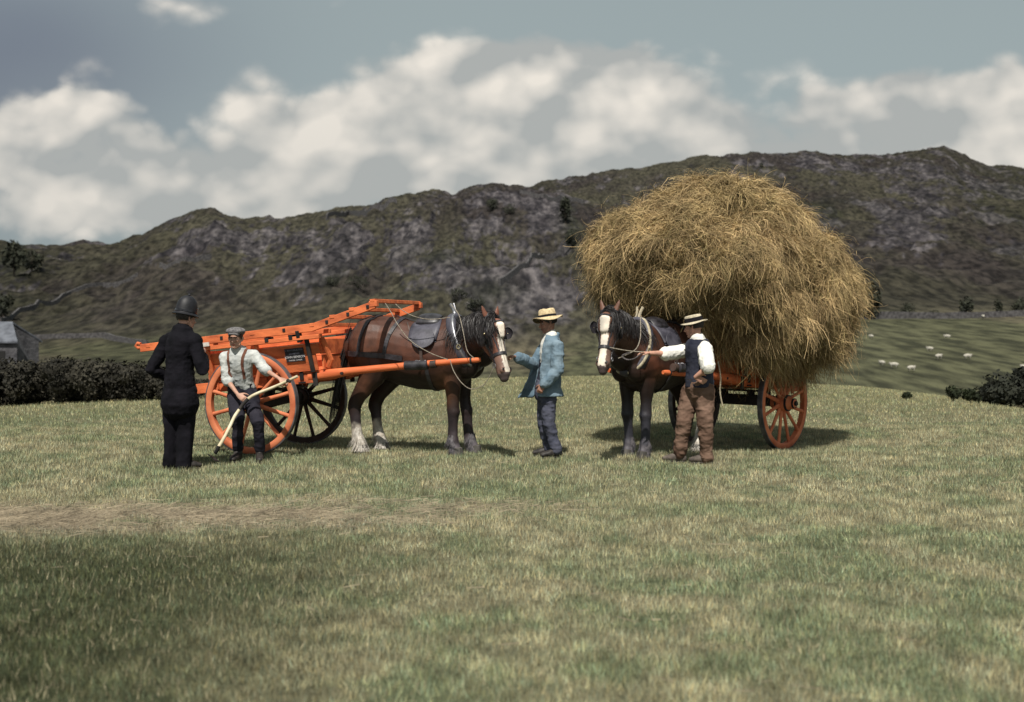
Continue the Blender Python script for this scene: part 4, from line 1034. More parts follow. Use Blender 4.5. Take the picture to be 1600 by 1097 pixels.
        for k in range(nL):
            h = (k + .5) / nL; c_ = a0.lerp(b0, h) + Vector((0, 0, -.05 * math.sin(h * math.pi))); tn = (b0 - a0).normalized(); u_ = tn.orthogonal().normalized(); w_ = tn.cross(u_)
            if k % 2: u_, w_ = w_, u_
            m.lathe([(.010, -.003), (.016, -.003), (.016, .003), (.010, .003)], 8, 'z', closed=True, c=c_, M=Matrix((tn * 1.5, u_, w_)).transposed())
        ch = m.build('trace_chain', M_STEEL, col, True); ch['kind'] = 'part'; del ch['kind']
    # ---- cart saddle: pad, flaps, wooden bridge, back chain
    sx = .16
    def overback(x, y):  # surface point at a lateral offset
        hit, no, _, _ = bvh.ray_cast(Vector((x, y, 2.2)), Vector((0, 0, -1))); return (hit, no) if hit is not None else snap((x, y, 1.5))
    V = []; F = []; na, nb_ = 16, 8
    ys = [(-.24 + .48 * i / na) for i in range(na + 1)]
    for i, y in enumerate(ys):
        for j in range(nb_ + 1):
            s_ = j / nb_ - .5; wdt = .30 + .08 * math.sin(abs(y) / .24 * 2.4); x = sx + s_ * wdt
            hit, no, _, _ = bvh.ray_cast(Vector((x, y * 1.6, 1.30 + .5 * (1 - abs(y) / .34))) + Vector((0, y, .6)) * 1.0, -Vector((0, y * 1.6, .75)).normalized())
            if hit is None: hit, no = snap((x, y, 1.5))
            V.append(hit + no * (.035 - .02 * abs(s_) * 2))
    k_ = len(V); V += [p - Vector((0, 0, .03)) for p in V]
    for i in range(na):
        for j in range(nb_): a = i * (nb_ + 1) + j; F += [[a, a + nb_ + 1, a + nb_ + 2, a + 1], [a + k_, a + k_ + 1, a + k_ + nb_ + 2, a + k_ + nb_ + 1]]
    for i in range(na): a = i * (nb_ + 1); F += [[a, a + k_, a + k_ + nb_ + 1, a + nb_ + 1], [a + nb_, a + 2 * nb_ + 1, a + k_ + 2 * nb_ + 1, a + k_ + nb_]]
    sad = link_obj('cart_saddle', mesh_data('cart_saddle', V, F, M_PAD, True), t)
    top = overback(sx, 0)[0].z
    m = MB(); m.limb([(sx - .0, -.13, top - .0), (sx, -.07, top + .065), (sx, 0, top + .085), (sx, .07, top + .065), (sx, .13, top - .0)], [(.15, .035)] * 5, 12, side=(1, 0, 0)); m.build('saddle_bridge', M_LEATH, sad, True)
    for s in (-1, 1):
        m = MB(); M3 = Matrix.Rotation(R(s * 58), 3, 'X'); hit, no = snap((sx + .02, s * .40, 1.42)); 
        Zv = no; Xv = Vector((1, 0, 0)); Yv = Zv.cross(Xv).normalized(); MM = Matrix((Xv, Yv, Zv)).transposed()
        m.lathe([(.001, .004), (.15, .004), (.155, .012), (.15, .022), (.001, .030)], 24, 'z', c=hit + Zv * .012, M=MM, sx=.95, sy=.85); m.build('saddle_flap', M_PAD, sad, True)
        strap([(sx, s * .30, 1.5), (sx + .01, s * .38, 1.25), (sx + .02, s * .40, 1.12)], .035, .008, 'back_strap', M_LEATB, sad, off=.03)
        # tug wrapped round the shaft
        sy = s * style.get('shy', .455); sz = style.get('shz', 1.10)
        m = MB(); m.tube([(sx - .16, sy, sz - .008), (sx - .15, sy, sz - .007), (sx + .13, sy, sz + .004), (sx + .14, sy, sz + .005)], [(.038, .04), (.056, .056), (.056, .056), (.038, .04)], 14); tug = m.build('shaft_tug', M_LEATH, t, True)
        m = MB(); m.tube([(sx + .17, sy * 1.0, sz + .01), (sx + .24, sy, sz + .016)], .047, 12); m.build('tug_binding', M_LEATB, tug, True)
        strap([(sx + .06, s * .43, 1.05), (sx + .07, s * .36, .92), (sx + .08, s * .2, .79), (sx + .08, 0, .75)], .045, .006, 'belly_band', M_LEATH, t)
        strap([(-.88, s * .05, 1.20), (-.84, s * .24, 1.20), (-.60, s * .38, 1.19), (-.30, s * .38, 1.17), (-.08, s * .42, 1.14)], .062, .010, 'breeching', M_LEATH, t, off=.012)
        strap([(-.50, 0, 1.70), (-.55, s * .18, 1.62), (-.62, s * .32, 1.42), (-.66, s * .36, 1.20)], .042, .008, 'hip_strap', M_LEATH, t, off=.008)
        strap([(-.18, 0, 1.66), (-.20, s * .18, 1.60), (-.27, s * .33, 1.42), (-.32, s * .36, 1.19)], .046, .008, 'loin_strap', M_LEATH, t, off=.008)
        strap([(-.10, s * .12, 1.60), (.0, s * .28, 1.47), (.12, s * .37, 1.28), (.20, s * .39, 1.12)], .016, .006, 'side_strap', M_LEATB, t, off=.008)
    strap([(-.86, 0, 1.60), (-.6, 0, 1.7), (-.3, 0, 1.66), (0.0, 0, 1.6)], .035, .008, 'crupper', M_LEATH, t, off=.010)
    return t, H, snap
def rope(parts, rad, mt, parent, name='rope'):
    m = MB()
    c = crom(parts, 8); m.tube(c, [rad] * len(c), 6); return m.build(name, mt, parent, True)
def to_local(root_loc, rz, p):
    d = Vector(p) - Vector(root_loc); c, s = math.cos(-rz), math.sin(-rz); return Vector((d.x * c - d.y * s, d.x * s + d.y * c, d.z))
def wdir(rz, v): c, s = math.cos(-rz), math.sin(-rz); return (v[0] * c - v[1] * s, v[0] * s + v[1] * c, v[2])

# --- brown horse in the empty cart
H1 = loc2w(C1, A1, (1.90, 0, 0)); H1.z = gzs(H1.x, H1.y)
p1 = to_local(H1, A1, pix(774, 494, 13.12)); p1.z = (pix(774, 495, 13.12).z - H1.z)
horse1, Hd1, sn1 = make_horse('horse', 'brown horse with white blaze and black mane harnessed to the empty orange cart', H1, A1, p1, wdir(A1, (.62, -.78, 0)), .70,
    [('f', .50, -.15, 'g'), ('f', .62, .17, 'g'), ('h', -.70, -.18, 'w'), ('h', -.58, .18, 'w')],
    dict(coat=(.058, .025, .017), belly=(.012, .008, .007), sock=.50, legc=(.035, .026, .030), head=(.16, .065, .042), blaze=.040, bs=0, mane_side=-1, mane_len=.31,
         hame=M_STEEL, patches=[(-.60, -1, 1.30, .16, .25, (.17, .070, .042), .5), (-.35, -1, 1.35, .12, .2, (.17, .06, .03), .5), (.42, -1, .80, .12, .18, (.16, .07, .035), .8), (-.62, -1, .85, .12, .16, (.14, .06, .035), .7), (.15, -1, 1.3, .25, .2, (.14, .045, .022), .5)], shy=.448, shz=1.075), hs=1.16)
L1 = lambda px, py, d: to_local(H1, A1, pix(px, py, d))
rope([L1(602, 474, 13.2), L1(611, 488, 13.15), L1(622, 508, 13.1), L1(641, 532, 13.05), L1(671, 551, 13.0), L1(700, 562, 12.95)], .0048, M_REIN, horse1, 'rein')
rope([L1(618, 475, 13.6), L1(628, 484, 13.55), L1(646, 494, 13.5), L1(672, 499, 13.5), L1(703, 496, 13.5)], .0048, M_REIN, horse1, 'rein')
rope([L1(703, 562, 13.0), L1(709, 580, 12.95), L1(722, 599, 12.9), L1(737, 608, 12.9), L1(755, 602, 12.8), L1(766, 586, 12.75), L1(771, 575, 12.72)], .0048, M_REIN, horse1, 'lead_rope')
rope([L1(705, 476, 13.75), L1(717, 492, 13.6), L1(724, 520, 13.4), L1(730, 548, 13.3), L1(741, 560, 13.2)], .0045, M_REIN, horse1, 'rein')
# --- dark horse under the hay load
H2 = loc2w(C2, A2, (1.86, 0, 0)); H2.z = gzs(H2.x, H2.y)
p2 = to_local(H2, A2, pix(949, 486, 12.95)); p2.z = pix(949, 486, 12.95).z - H2.z
horse2, Hd2, sn2 = make_horse('horse', 'dark bay horse with broad white blaze standing under the front of the hay load', H2, A2, p2, wdir(A2, (-.38, -.92, 0)), .68,
    [('f', .48, -.13, 'g'), ('f', .54, .14, 'g'), ('h', -.70, -.17, 'g'), ('h', -.60, .18, 'w')],
    dict(coat=(.052, .022, .014), belly=(.012, .008, .007), sock=.55, legc=(.034, .034, .045), head=(.13, .062, .042), blaze=.050, bs=0, mane_side=1, mane_len=.26,
         hame=M_ROPE, patches=[(.60, 1, 1.15, .12, .12, (.16, .06, .035), .7), (.45, 1, 1.0, .12, .1, (.15, .06, .03), .6)], shy=.448, shz=1.075), hs=1.10)
L2 = lambda px, py, d: to_local(H2, A2, pix(px, py, d))
rope([L2(953, 543, 12.6), L2(968, 546, 12.5), L2(988, 549, 12.5), L2(1006, 550, 12.5)], .006, M_REIN, horse2, 'lead_rope')
rope([L2(1000, 488, 13.1), L2(1001, 510, 12.95), L2(1000, 530, 12.85), L2(993, 546, 12.75), L2(975, 556, 12.7), L2(966, 560, 12.7)], .0055, M_REIN, horse2, 'rein')
rope([L2(1002, 552, 12.6), L2(992, 560, 12.6), L2(980, 562, 12.65), L2(972, 556, 12.7), L2(984, 551, 12.65)], .008, mat('dark_rope', (.05, .045, .045), (.14, .12, .12), 60, .9), horse2, 'rope_coil')
# ================================================================== people
M_SKIN = mat('weathered_skin', (.85, .85, .85), (1.12, 1.08, 1.05), 18, .6, .0006, 120, attr=True, spec=.35)
def cloth(nm, c1, c2, scale=6, rough=.9): return mat(nm, c1, c2, scale, rough, .0012, 90, spec=.12)
M_NAVY = cloth('navy_serge', (.0045, .0045, .0065), (.010, .009, .013)); M_SHIRT = cloth('grey_white_shirt', (.34, .36, .36), (.55, .56, .54), 9)
M_WSHIRT = cloth('white_shirt', (.68, .66, .60), (.82, .80, .75), 9); M_TROU = cloth('dark_trousers', (.012, .012, .018), (.030, .028, .038))
M_DENIM = cloth('faded_blue_jacket', (.115, .172, .222), (.205, .272, .325), 7); M_GREYT = cloth('slate_blue_trousers', (.050, .054, .080), (.105, .108, .145), 7)
M_CORD = cloth('brown_corduroy', (.105, .062, .044), (.205, .130, .096), 5); M_VEST = cloth('dark_waistcoat', (.016, .018, .030), (.040, .042, .060))
M_BOOT = mat('worn_boots', (.012, .010, .010), (.045, .038, .034), 14, .6); M_DUST = mat('dusty_boots', (.05, .04, .035), (.15, .12, .10), 14, .8)
M_STRAWH = mat('straw_plait', (.46, .34, .19), (.68, .55, .34), 40, .8, .001, 160); M_STRAWP = mat('pale_straw_plait', (.36, .31, .22), (.60, .52, .38), 40, .8, .001, 160)
M_BAND = cloth('dark_hat_band', (.010, .009, .012), (.025, .022, .026)); M_FELT = mat('black_helmet_cork_cloth', (.006, .006, .008), (.012, .012, .016), 30, .55, .0006, 140)
M_CAP = cloth('grey_tweed', (.075, .072, .078), (.19, .18, .18), 40); M_BRACE = cloth('brown_braces', (.12, .05, .035), (.20, .09, .06)); M_HAIR = mat('dark_hair', (.012, .009, .008), (.04, .03, .025), 40, .6)
M_SILVER = mat('silver_plate', (.35, .36, .38), (.5, .5, .5), 20, .35, metal=.8)
class Body:
    def __init__(s, label, base, J, fyaw, hdir, skin=(.44, .25, .19), up=(0, 0, 1), build=1.0, hscale=1.0, beard=0, thin=1.0):
        s.base = Vector(base); s.J = {k: Vector(v) - s.base for k, v in J.items()}
        s.F = Vector((math.sin(fyaw), -math.cos(fyaw), 0))            # yaw 0 faces the camera, + turns to photo right
        s.root = thing('person', label, 'person', s.base); s.skin = np.array(skin); s.hd = Vector(hdir).normalized(); s.k = build; s.hs = hscale
        s.B = MB(); s.body_done = False; s.thin = thin
        s.S = Vector((-s.F.y, s.F.x, 0)); s.S = Vector((0, 0, 1)).cross(s.F).normalized()       # wearer's left
    def torso(s, off=0.0, t0=-.12, t1=1.0, mb=None, hem=None, n=24, shoulders=True):
        J = s.J; P = J['pelvis']; Nk = J['neck']; C = J.get('chest', P.lerp(Nk, .6)); k = s.k; mb = mb or s.B
        prof = [(-.16, .150, .115), (-.05, .168, .125), (.05, .170, .125), (.28, .150, .112), (.45, .155, .118), (.62, .172, .125), (.78, .182, .118), (.88, .165, .100), (.95, .110, .080), (1.0, .065, .062), (1.04, .058, .058)]
        shd = ((J['shL'] - J['shR']) if 'shL' in J else s.S); pts = []; rad = []
        for t, a, b in prof:
            if t < t0 or t > t1: continue
            q = P * (1 - t) ** 2 + C * 2 * t * (1 - t) + Nk * t * t if 0 <= t <= 1 else (P + (P - C).normalized() * (-t * .5) if t < 0 else Nk + (Nk - C).normalized() * ((t - 1) * .5))
            pts.append(q); rad.append((a * k + off, b * k + off))
        if hem:
            for dz, ea, eb in hem:
                pts.insert(0, P + Vector((0, 0, -dz)) + s.F * eb * .0); rad.insert(0, (.168 * k + off + ea, .125 * k + off + eb))
        mb.limb(pts, rad, n, side=s.S)
        if shoulders:
            for q in ('L', 'R'):
                mb.ell(J['sh' + q], (.062 * k + off,) * 3); mb.limb([J['sh' + q], J['sh' + q].lerp(Nk, .55) - Vector((0, 0, .02))], [(.055 * k + off,) * 2, (.05 * k + off,) * 2], 12)
        return mb
    def arm(s, q, off=0.0, upto=1.0, mb=None, r=(.054, .044, .038, .027)):
        J = s.J; mb = mb or s.B; A, E, W_ = J['sh' + q], J['el' + q], J['wr' + q]; k = s.k
        full = [(A, r[0]), (A.lerp(E, .35), r[0] * .96), (A.lerp(E, .8), r[1]), (E, r[1]), (E.lerp(W_, .28), r[2] * 1.06), (E.lerp(W_, .7), (r[2] + r[3]) / 2), (W_, r[3])]
        L1_ = (E - A).length; L2_ = (W_ - E).length; tot = (L1_ + L2_) * upto; pts = []; rad = []; acc = 0
        for i, (p, rr) in enumerate(full):
            if i:
                d = (p - full[i - 1][0]).length
                if acc + d > tot: f = (tot - acc) / d; pts.append(full[i - 1][0].lerp(p, f)); rad.append((full[i - 1][1] * (1 - f) + rr * f) * k + off); break
                acc += d
            pts.append(p); rad.append(rr * k + off)
        mb.limb(pts, rad, 14); return mb
    def leg(s, q, off=0.0, mb=None, r=(.088, .078, .056, .052, .036), drop=0.0, cuff=None):
        J = s.J; mb = mb or s.B; A, K_, N_ = J['hip' + q], J['kn' + q], J['an' + q]; k = s.k
        pts = [A, A.lerp(K_, .35), A.lerp(K_, .85), K_, K_.lerp(N_, .3), K_.lerp(N_, .7), N_ - Vector((0, 0, drop))]
        rr = [r[0], r[1], r[2] * 1.08, r[2], r[3], (r[3] + r[4]) / 2, r[4] if cuff is None else cuff]
        mb.limb(pts, [x * k + off for x in rr], 16); return mb
    def hand(s, q, d, palm, thumb, curl=.5, spread=.12, scale=1.0):
        """d = along the fingers, palm = direction the palm faces, thumb = side the thumb is on"""
        W_ = s.J['wr' + q]; d = Vector(d).normalized(); p = Vector(palm); p = (p - d * p.dot(d)).normalized(); th = d.cross(p).normalized()
        if th.dot(Vector(thumb)) < 0: th = -th
        mb = s.B; z = scale
        mb.limb([W_, W_ + d * .035 * z, W_ + d * .078 * z], [(.026 * z, .019 * z), (.036 * z, .017 * z), (.038 * z, .014 * z)], 14, side=th)
        for i, (o, ln, rr) in enumerate(((.028, .072, .0088), (.0095, .080, .0092), (-.0095, .074, .0088), (-.027, .060, .0080))):
            c = curl * (1 + .12 * i); b = W_ + d * .078 * z + th * o * z; dd = (d + th * o * spread * 8).normalized(); pts = [b - dd * .02, b]; ang = c * .55
            for seg in (.45, .32, .23):
                dr = dd * math.cos(ang) + p * math.sin(ang); pts.append(pts[-1] + dr * ln * seg * z); ang += c * 1.05
            mb.limb(pts, [rr * 1.05 * z, rr * 1.05 * z, rr * z, rr * .92 * z, rr * .8 * z], 8)
        b = W_ + d * .022 * z + th * .024 * z; td = (d * .62 + th * .72 + p * .25).normalized()
        mb.limb([b, b + td * .035 * z, b + (td * .035 + (td * .7 + d * .4 + p * curl * .7).normalized() * .032) * z, b + (td * .035 + (td * .5 + d * .6 + p * curl * .9).normalized() * .056) * z], [.014 * z, .012 * z, .0102 * z, .008 * z], 9)
    def frame(s):
        f = s.hd; l = Vector((0, 0, 1)).cross(f).normalized(); u = f.cross(l).normalized(); return f, l, u
    def head(s):
        c = s.J['head']; f, l, u = s.frame(); z = s.hs; B = s.B
        Q = lambda a, b, e: c + (f * a + l * b + u * e) * z
        M3 = Matrix((f, l, u)).transposed()
        B.ell(Q(-.015, 0, .035), (.098 * z, .076 * z, .088 * z), M3, 20, 14)
        B.limb([Q(.03, 0, .04), Q(.040, 0, -.02), Q(.046, 0, -.070), Q(.058, 0, -.102)], [(.064 * z, .048 * z), (.060 * z, .048 * z), (.048 * z, .040 * z), (.026 * z, .022 * z)], 16, side=l)
        for sg in (-1, 1):
            B.limb([Q(.0, sg * .056, -.03), Q(.03, sg * .046, -.075), Q(.058, sg * .018, -.102)], [.022 * z, .020 * z, .016 * z], 10)   # jaw
            B.ell(Q(.070, sg * .036, -.022), (.020 * z, .022 * z, .020 * z), M3, 10, 8)                                    # cheekbone
            B.limb([Q(.084, sg * .012, .020), Q(.078, sg * .042, .018)], [.0105 * z, .009 * z], 8)                          # brow
            B.limb([Q(-.006, sg * .078, .015), Q(-.012, sg * .090, .008), Q(-.004, sg * .084, -.028)], [(.010 * z, .014 * z), (.008 * z, .018 * z), (.008 * z, .009 * z)], 8)  # ear
            B.ell(Q(.097, sg * .011, -.036), (.010 * z, .008 * z, .007 * z), M3, 8, 6)
        B.limb([Q(.086, 0, .012), Q(.100, 0, -.012), Q(.114, 0, -.032), Q(.098, 0, -.040)], [.009 * z, .0095 * z, .012 * z, .010 * z], 10)  # nose
        B.limb([Q(.084, -.020, -.064), Q(.094, 0, -.062), Q(.084, .020, -.064)], [.006 * z, .0075 * z, .006 * z], 8)
        B.limb([Q(.082, -.017, -.073), Q(.091, 0, -.074), Q(.082, .017, -.073)], [.006 * z, .008 * z, .006 * z], 8)
        B.ell(Q(.074, 0, -.100), (.018 * z, .020 * z, .015 * z), M3, 10, 8)
        nk = s.J['neck']; B.limb([nk - Vector((0, 0, .04)), nk.lerp(c, .45), Q(-.020, 0, -.045)], [.064 * s.k, .057 * s.k, .056 * s.k], 14)
        s.Q = Q
    def finish_body(s, stub=0, brow=(.02, .014, .012)):
        """skin, coloured by where it is"""
        v, f, n = remesh(s.B, .0052, 2, .45)
        c = np.tile(s.skin, (len(v), 1)) * (.82 + .36 * fbm(v * 22, 3, 12))[:, None]
        hc = s.J['head']; ff, l, u = [np.array(q) for q in s.frame()]; rel = (v - np.array(hc)) / s.hs; a, b, e = rel @ ff, rel @ l, rel @ u
        hd = np.linalg.norm(rel, axis=1) < .16
        lips = hd & (a > .078) & (np.abs(b) < .024) & (np.abs(e + .068) < .009); c[lips] = s.skin * np.array([.85, .50, .50])
        eb = hd & (a > .066) & (np.abs(np.abs(b) - .030) < .020) & (np.abs(e - .024) < .006); c[eb] = brow
        chk = (hd & (a > .05)) * np.exp(-((np.abs(b) - .040) / .018) ** 2 - ((e + .028) / .020) ** 2); c = c * (1 - chk[:, None] * .3) + s.skin * np.array([1.1, .62, .55]) * chk[:, None] * .3
        if stub:
            sb = (hd * sm(a, -.02, .03) * (1 - sm(e, -.060, -.040)))[:, None] * stub; c = c * (1 - sb) + np.array([.06, .045, .04]) * sb
        body = link_obj('body', mesh_data('body', v, f, M_SKIN, True, c), s.root); s.body = body
        for sg in (-1, 1):
            e_ = MB(); e_.ell(s.Q(.068, sg * .030, .003), (.0125 * s.hs,) * 3, None, 12, 8); eo = e_.build('eye', mat('eye_white', (.55, .50, .46), None, 5, .3), body, True)
            e_ = MB(); e_.ell(s.Q(.0775, sg * .030, .003), (.0055 * s.hs,) * 3, None, 8, 6); e_.build('iris', M_HEYE, body, True)
        return body
    def cloth(s, mb, nm, mt, vox=.0085, smooth=3, wr=.010, fr=9.0, st=(1, 1, 1), parent=None, seed=0, fine=.5):
        v, f, n = remesh(mb, vox, smooth)
        w_ = np.array(s.base); q = (v + w_) * np.array(st)
        v = v + n * ((fbm(q * fr, 3, 400 + seed, .55, True) - .62) * wr * 1.8)[:, None] + n * ((fbm(q * fr * 2.7, 2, 430 + seed) - .5) * wr * fine)[:, None]
        return link_obj(nm, mesh_data(nm, v, f, mt, True), parent or s.root)
    def boots(s, q, mt, toe, flat=0.0, nm='boot'):
        A = s.J['an' + q]; t = Vector((toe[0], toe[1], 0)).normalized(); g = Vector((A.x, A.y, -s.J.get('gz', Vector((0, 0, 0))).z)); sd = Vector((0, 0, 1)).cross(t)
        m = MB(); z0 = g.z + .0
        m.limb([A + Vector((0, 0, .05)), Vector((A.x, A.y, z0 + .085)), Vector((A.x, A.y, z0 + .055)) - t * .02], [(.052, .052), (.050, .052), (.042, .045)], 14)
        m.limb([Vector((A.x, A.y, z0 + .048)) - t * .045, Vector((A.x, A.y, z0 + .062)) + t * .04, Vector((A.x, A.y, z0 + .052)) + t * .10, Vector((A.x, A.y, z0 + .040)) + t * .175], [(.036, .044), (.040, .052), (.046, .042), (.036, .028)], 14, side=sd)
        o = s.cloth(m, nm, mt, .008, 2, .004)
        so = MB(); so.limb([Vector((A.x, A.y, z0 + .010)) - t * .055, Vector((A.x, A.y, z0 + .010)) + t * .06, Vector((A.x, A.y, z0 + .010)) + t * .185], [(.038, .010), (.044, .010), (.040, .010)], 14, side=sd); so.build('sole', M_BOOT, o, True); return o
    def hair(s, nm='hair', low=-.03, mt=None, thick=.010):
        f, l, u = s.frame(); c = s.J['head']; V = []; F = []; n = 26; m_ = 12
        for i in range(m_ + 1):
            th = .05 + (math.pi * .68) * i / m_
            for k in range(n):
                a = 2 * math.pi * k / n; fr = math.cos(a); th2 = th * (1 - .42 * max(0, fr) ** 1.2)
                p = f * (-.015 + (.098 + thick) * math.sin(th2) * math.cos(a)) + l * ((.077 + thick) * math.sin(th2) * math.sin(a)) + u * (.036 + (.089 + thick) * math.cos(th2))
                j = .002 * math.sin(7.3 * a + i); V.append(c + p * (s.hs * (1 + j)))
        for i in range(m_):
            for k in range(n): F.append([i * n + k, (i + 1) * n + k, (i + 1) * n + (k + 1) % n, i * n + (k + 1) % n])
        F.append(list(range(n)))
        return link_obj(nm, mesh_data(nm, V, F, mt or M_HAIR, True), s.root)
def gbase(x, y): return Vector((x, y, gzs(x, y)))
def shell_rings(mb, rings, a0, a1, thick, n=26):
    """open garment: rings = (centre, side, fwd, ra, rb); angle 0 = straight ahead"""
    V = []; F = []
    for (c, sd, fw, ra, rb) in rings:
        for lay in (0, 1):
            for k in range(n + 1):
                a = a0 + (a1 - a0) * k / n
                V.append(c + fw * ((rb - lay * thick) * math.cos(a)) + sd * ((ra - lay * thick) * math.sin(a)))
    w_ = n + 1
    for i in range(len(rings) - 1):
        for k in range(n):
            o = i * 2 * w_; p = (i + 1) * 2 * w_
            F.append([o + k, o + k + 1, p + k + 1, p + k]); F.append([o + w_ + k, p + w_ + k, p + w_ + k + 1, o + w_ + k + 1])
        for k in (0, n):
            o = i * 2 * w_ + k; p = (i + 1) * 2 * w_ + k; F.append([o, p, p + w_, o + w_] if k == 0 else [o, o + w_, p + w_, p])
    for i in (0, len(rings) - 1):
        o = i * 2 * w_
        for k in range(n): F.append([o + k, o + w_ + k, o + w_ + k + 1, o + k + 1] if i == 0 else [o + k, o + k + 1, o + w_ + k + 1, o + w_ + k])
    mb.add(V, F)

# ---------------------------------------------------------------- policeman
D = 12.62; b = gbase((281 - HX) / FPX * D, D)
J = dict(head=pix(291, 498, D), neck=pix(285, 515, D), chest=pix(281, 555, D), pelvis=pix(281, 604, D), shL=pix(261, 535, D + .10), shR=pix(303, 533, D - .08),
         elL=pix(236, 577, D + .04), wrL=pix(259, 589, D + .16), elR=pix(317, 578, D - .14), wrR=pix(317, 557, D + .06), hipL=pix(270, 615, D + .04), hipR=pix(292, 616, D - .04),
         knL=pix(270, 668, D + .02), knR=pix(290, 670, D - .02), anL=pix(267, 721, D + .05), anR=pix(287, 724, D - .05))
p = Body('policeman in dark uniform and helmet standing with his back to the camera, hand on hip', b, J, R(128), (.70, .68, -.10), build=1.06)
p.head(); p.torso(-.02); [p.arm(q, -.012) for q in 'LR']; [p.leg(q, -.015) for q in 'LR']
p.hand('L', (.75, .3, -.35), (0, .9, .2), (.2, 0, .8), .5); p.hand('R', (.05, .35, .85), (-.8, .3, 0), (-.3, .5, .4), 1.0)
p.finish_body()
p.hair()
m = p.torso(.026, mb=MB(), t1=.97, hem=[(.06, .02, .015), (.13, .035, .03), (.19, .045, .04)]); [p.arm(q, .016, .97, m, (.058, .050, .046, .038)) for q in 'LR']
m.limb([p.J['neck'] - Vector((0, 0, .02)), p.J['neck'] + Vector((0, 0, .035))], [.072, .066], 14)
tunic = p.cloth(m, 'tunic', M_NAVY, .009, 3, .012, 8, seed=1)
m = MB(); m.torso = None
for q in 'LR': p.leg(q, .012, m, (.098, .092, .078, .074, .068), .03, .070)
m.limb([p.J['hipL'] + Vector((0, 0, .04)), p.J['hipR'] + Vector((0, 0, .04))], [.115, .115]); p.cloth(m, 'trousers', M_NAVY, .010, 3, .014, 7, (1, 1, .6), seed=2)
for q, t_ in (('L', (.4, .8)), ('R', (.8, .5))): p.boots(q, M_BOOT, t_)
f_, l_, u_ = p.frame(); u2 = (u_ + f_ * .10).normalized(); f2 = l_.cross(u2).normalized() * 1; M3 = Matrix((f2, l_, u2)).transposed(); hc = p.Q(-.012, 0, .052)
m = MB(); m.lathe([(.139, -.020), (.141, -.014), (.124, .002), (.112, .012), (.111, .05), (.107, .09), (.097, .135), (.076, .172), (.044, .196), (.016, .204), (.001, .205)], 32, 'z', c=hc, M=M3, sx=1.08, sy=.92); hel = m.build('helmet', M_FELT, p.root, True)
m = MB(); m.ell(hc + u2 * .212, (.016, .016, .014)); m.build('helmet_boss', M_FELT, hel, True)
m = MB(); m.lathe([(.113, .016), (.1165, .016), (.1155, .040), (.112, .040)], 32, 'z', c=hc, M=M3, sx=1.08, sy=.92, closed=True); m.build('helmet_band', mat('glossy_black_band', (.01, .01, .012), (.03, .03, .035), 20, .25), hel, True)
m = MB(); m.lathe([(.001, 0), (.030, 0), (.026, .007), (.001, .010)], 8, 'z', c=hc + f2 * .118 + u2 * .075, M=Matrix((u2, l_, f2)).transposed()); m.build('helmet_badge', M_SILVER, hel)

# ---------------------------------------------------------------- youth leaning on the wheel
D = 13.50; b = gbase((388 - HX) / FPX * D, D - .10)
J = dict(head=pix(368, 529, D - .10), neck=pix(372, 547, D - .03), chest=pix(373, 575, D - .02), pelvis=pix(378, 607, D + .10), shR=pix(352, 559, D - .02), shL=pix(397, 556, D - .02),
         elR=pix(355, 594, D - .05), wrR=pix(372, 617, D - .28), elL=pix(414, 578, D - .10), wrL=pix(437, 592, D - .28), hipR=pix(368, 617, D + .06), hipL=pix(390, 617, D + .06),
         knR=pix(371, 655, D - .30), knL=pix(403, 660, D - .34), anR=pix(372, 701, D - .20), anL=pix(406, 701, D - .24))
p = Body('youth in flat cap, braces and rolled shirt sleeves leaning on the orange cart wheel', b, J, R(-6), (-.10, -.99, -.08), skin=(.46, .27, .20), build=.85, hscale=.94)
p.head(); p.torso(-.02); [p.arm(q, -.004) for q in 'LR']; [p.leg(q, -.02) for q in 'LR']
p.hand('R', (.80, -.30, -.50), (.1, .9, -.3), (.5, 0, .8), .75); p.hand('L', (.80, -.15, -.30), (.2, .5, -.8), (.1, -.9, 0), .95)
p.finish_body()
p.hair()
m = p.torso(.016, mb=MB(), t0=-.1, t1=.96); [p.arm(q, .018, .50, m, (.056, .052, .05, .045)) for q in 'LR']
sh = p.cloth(m, 'shirt', M_SHIRT, .008, 3, .013, 10, seed=3)
for q in 'LR':
    A, E = p.J['sh' + q], p.J['el' + q]; d_ = (E - A).normalized(); c_ = A.lerp(E, .93); m = MB(); m.tube([c_ - d_ * .025, c_ + d_ * .025], [.066, .063], 14); p.cloth(m, 'rolled_sleeve', M_SHIRT, .007, 2, .006, 14, parent=sh)
m = MB(); p.torso(.024, t0=-.2, t1=.26, mb=m, shoulders=False)
for q in 'LR': p.leg(q, .012, m, (.100, .094, .076, .062, .054), 0, .056)
tr = p.cloth(m, 'trousers', M_TROU, .009, 3, .016, 8, seed=4)
for q, t_ in (('R', (-.15, -1)), ('L', (.2, -1))): p.boots(q, M_BOOT, t_)
bvs = BVHTree.FromPolygons([tuple(v.co) for v in sh.data.vertices], [tuple(q.vertices) for q in sh.data.polygons])
def ribbon(bv, pts, w_, th, nm, mt, parent, off=.003):
    P = [];
    for q in crom(pts, 5):
        loc, no, _, _ = bv.find_nearest(q); P.append((loc + no * off, no))
    V = []; F = []; n = len(P)
    for i, (q, no) in enumerate(P):
        tn = (P[min(i + 1, n - 1)][0] - P[max(i - 1, 0)][0]).normalized(); sd = tn.cross(no).normalized()
        for (k, h) in ((-.5, 0), (.5, 0), (.5, 1), (-.5, 1)): V.append(q + sd * k * w_ + no * (h * th))
    for i in range(n - 1):
        for k in range(4): F.append([i * 4 + k, i * 4 + (k + 1) % 4, i * 4 + 4 + (k + 1) % 4, i * 4 + 4 + k])
    return link_obj(nm, mesh_data(nm, V, F, mt, False), parent)
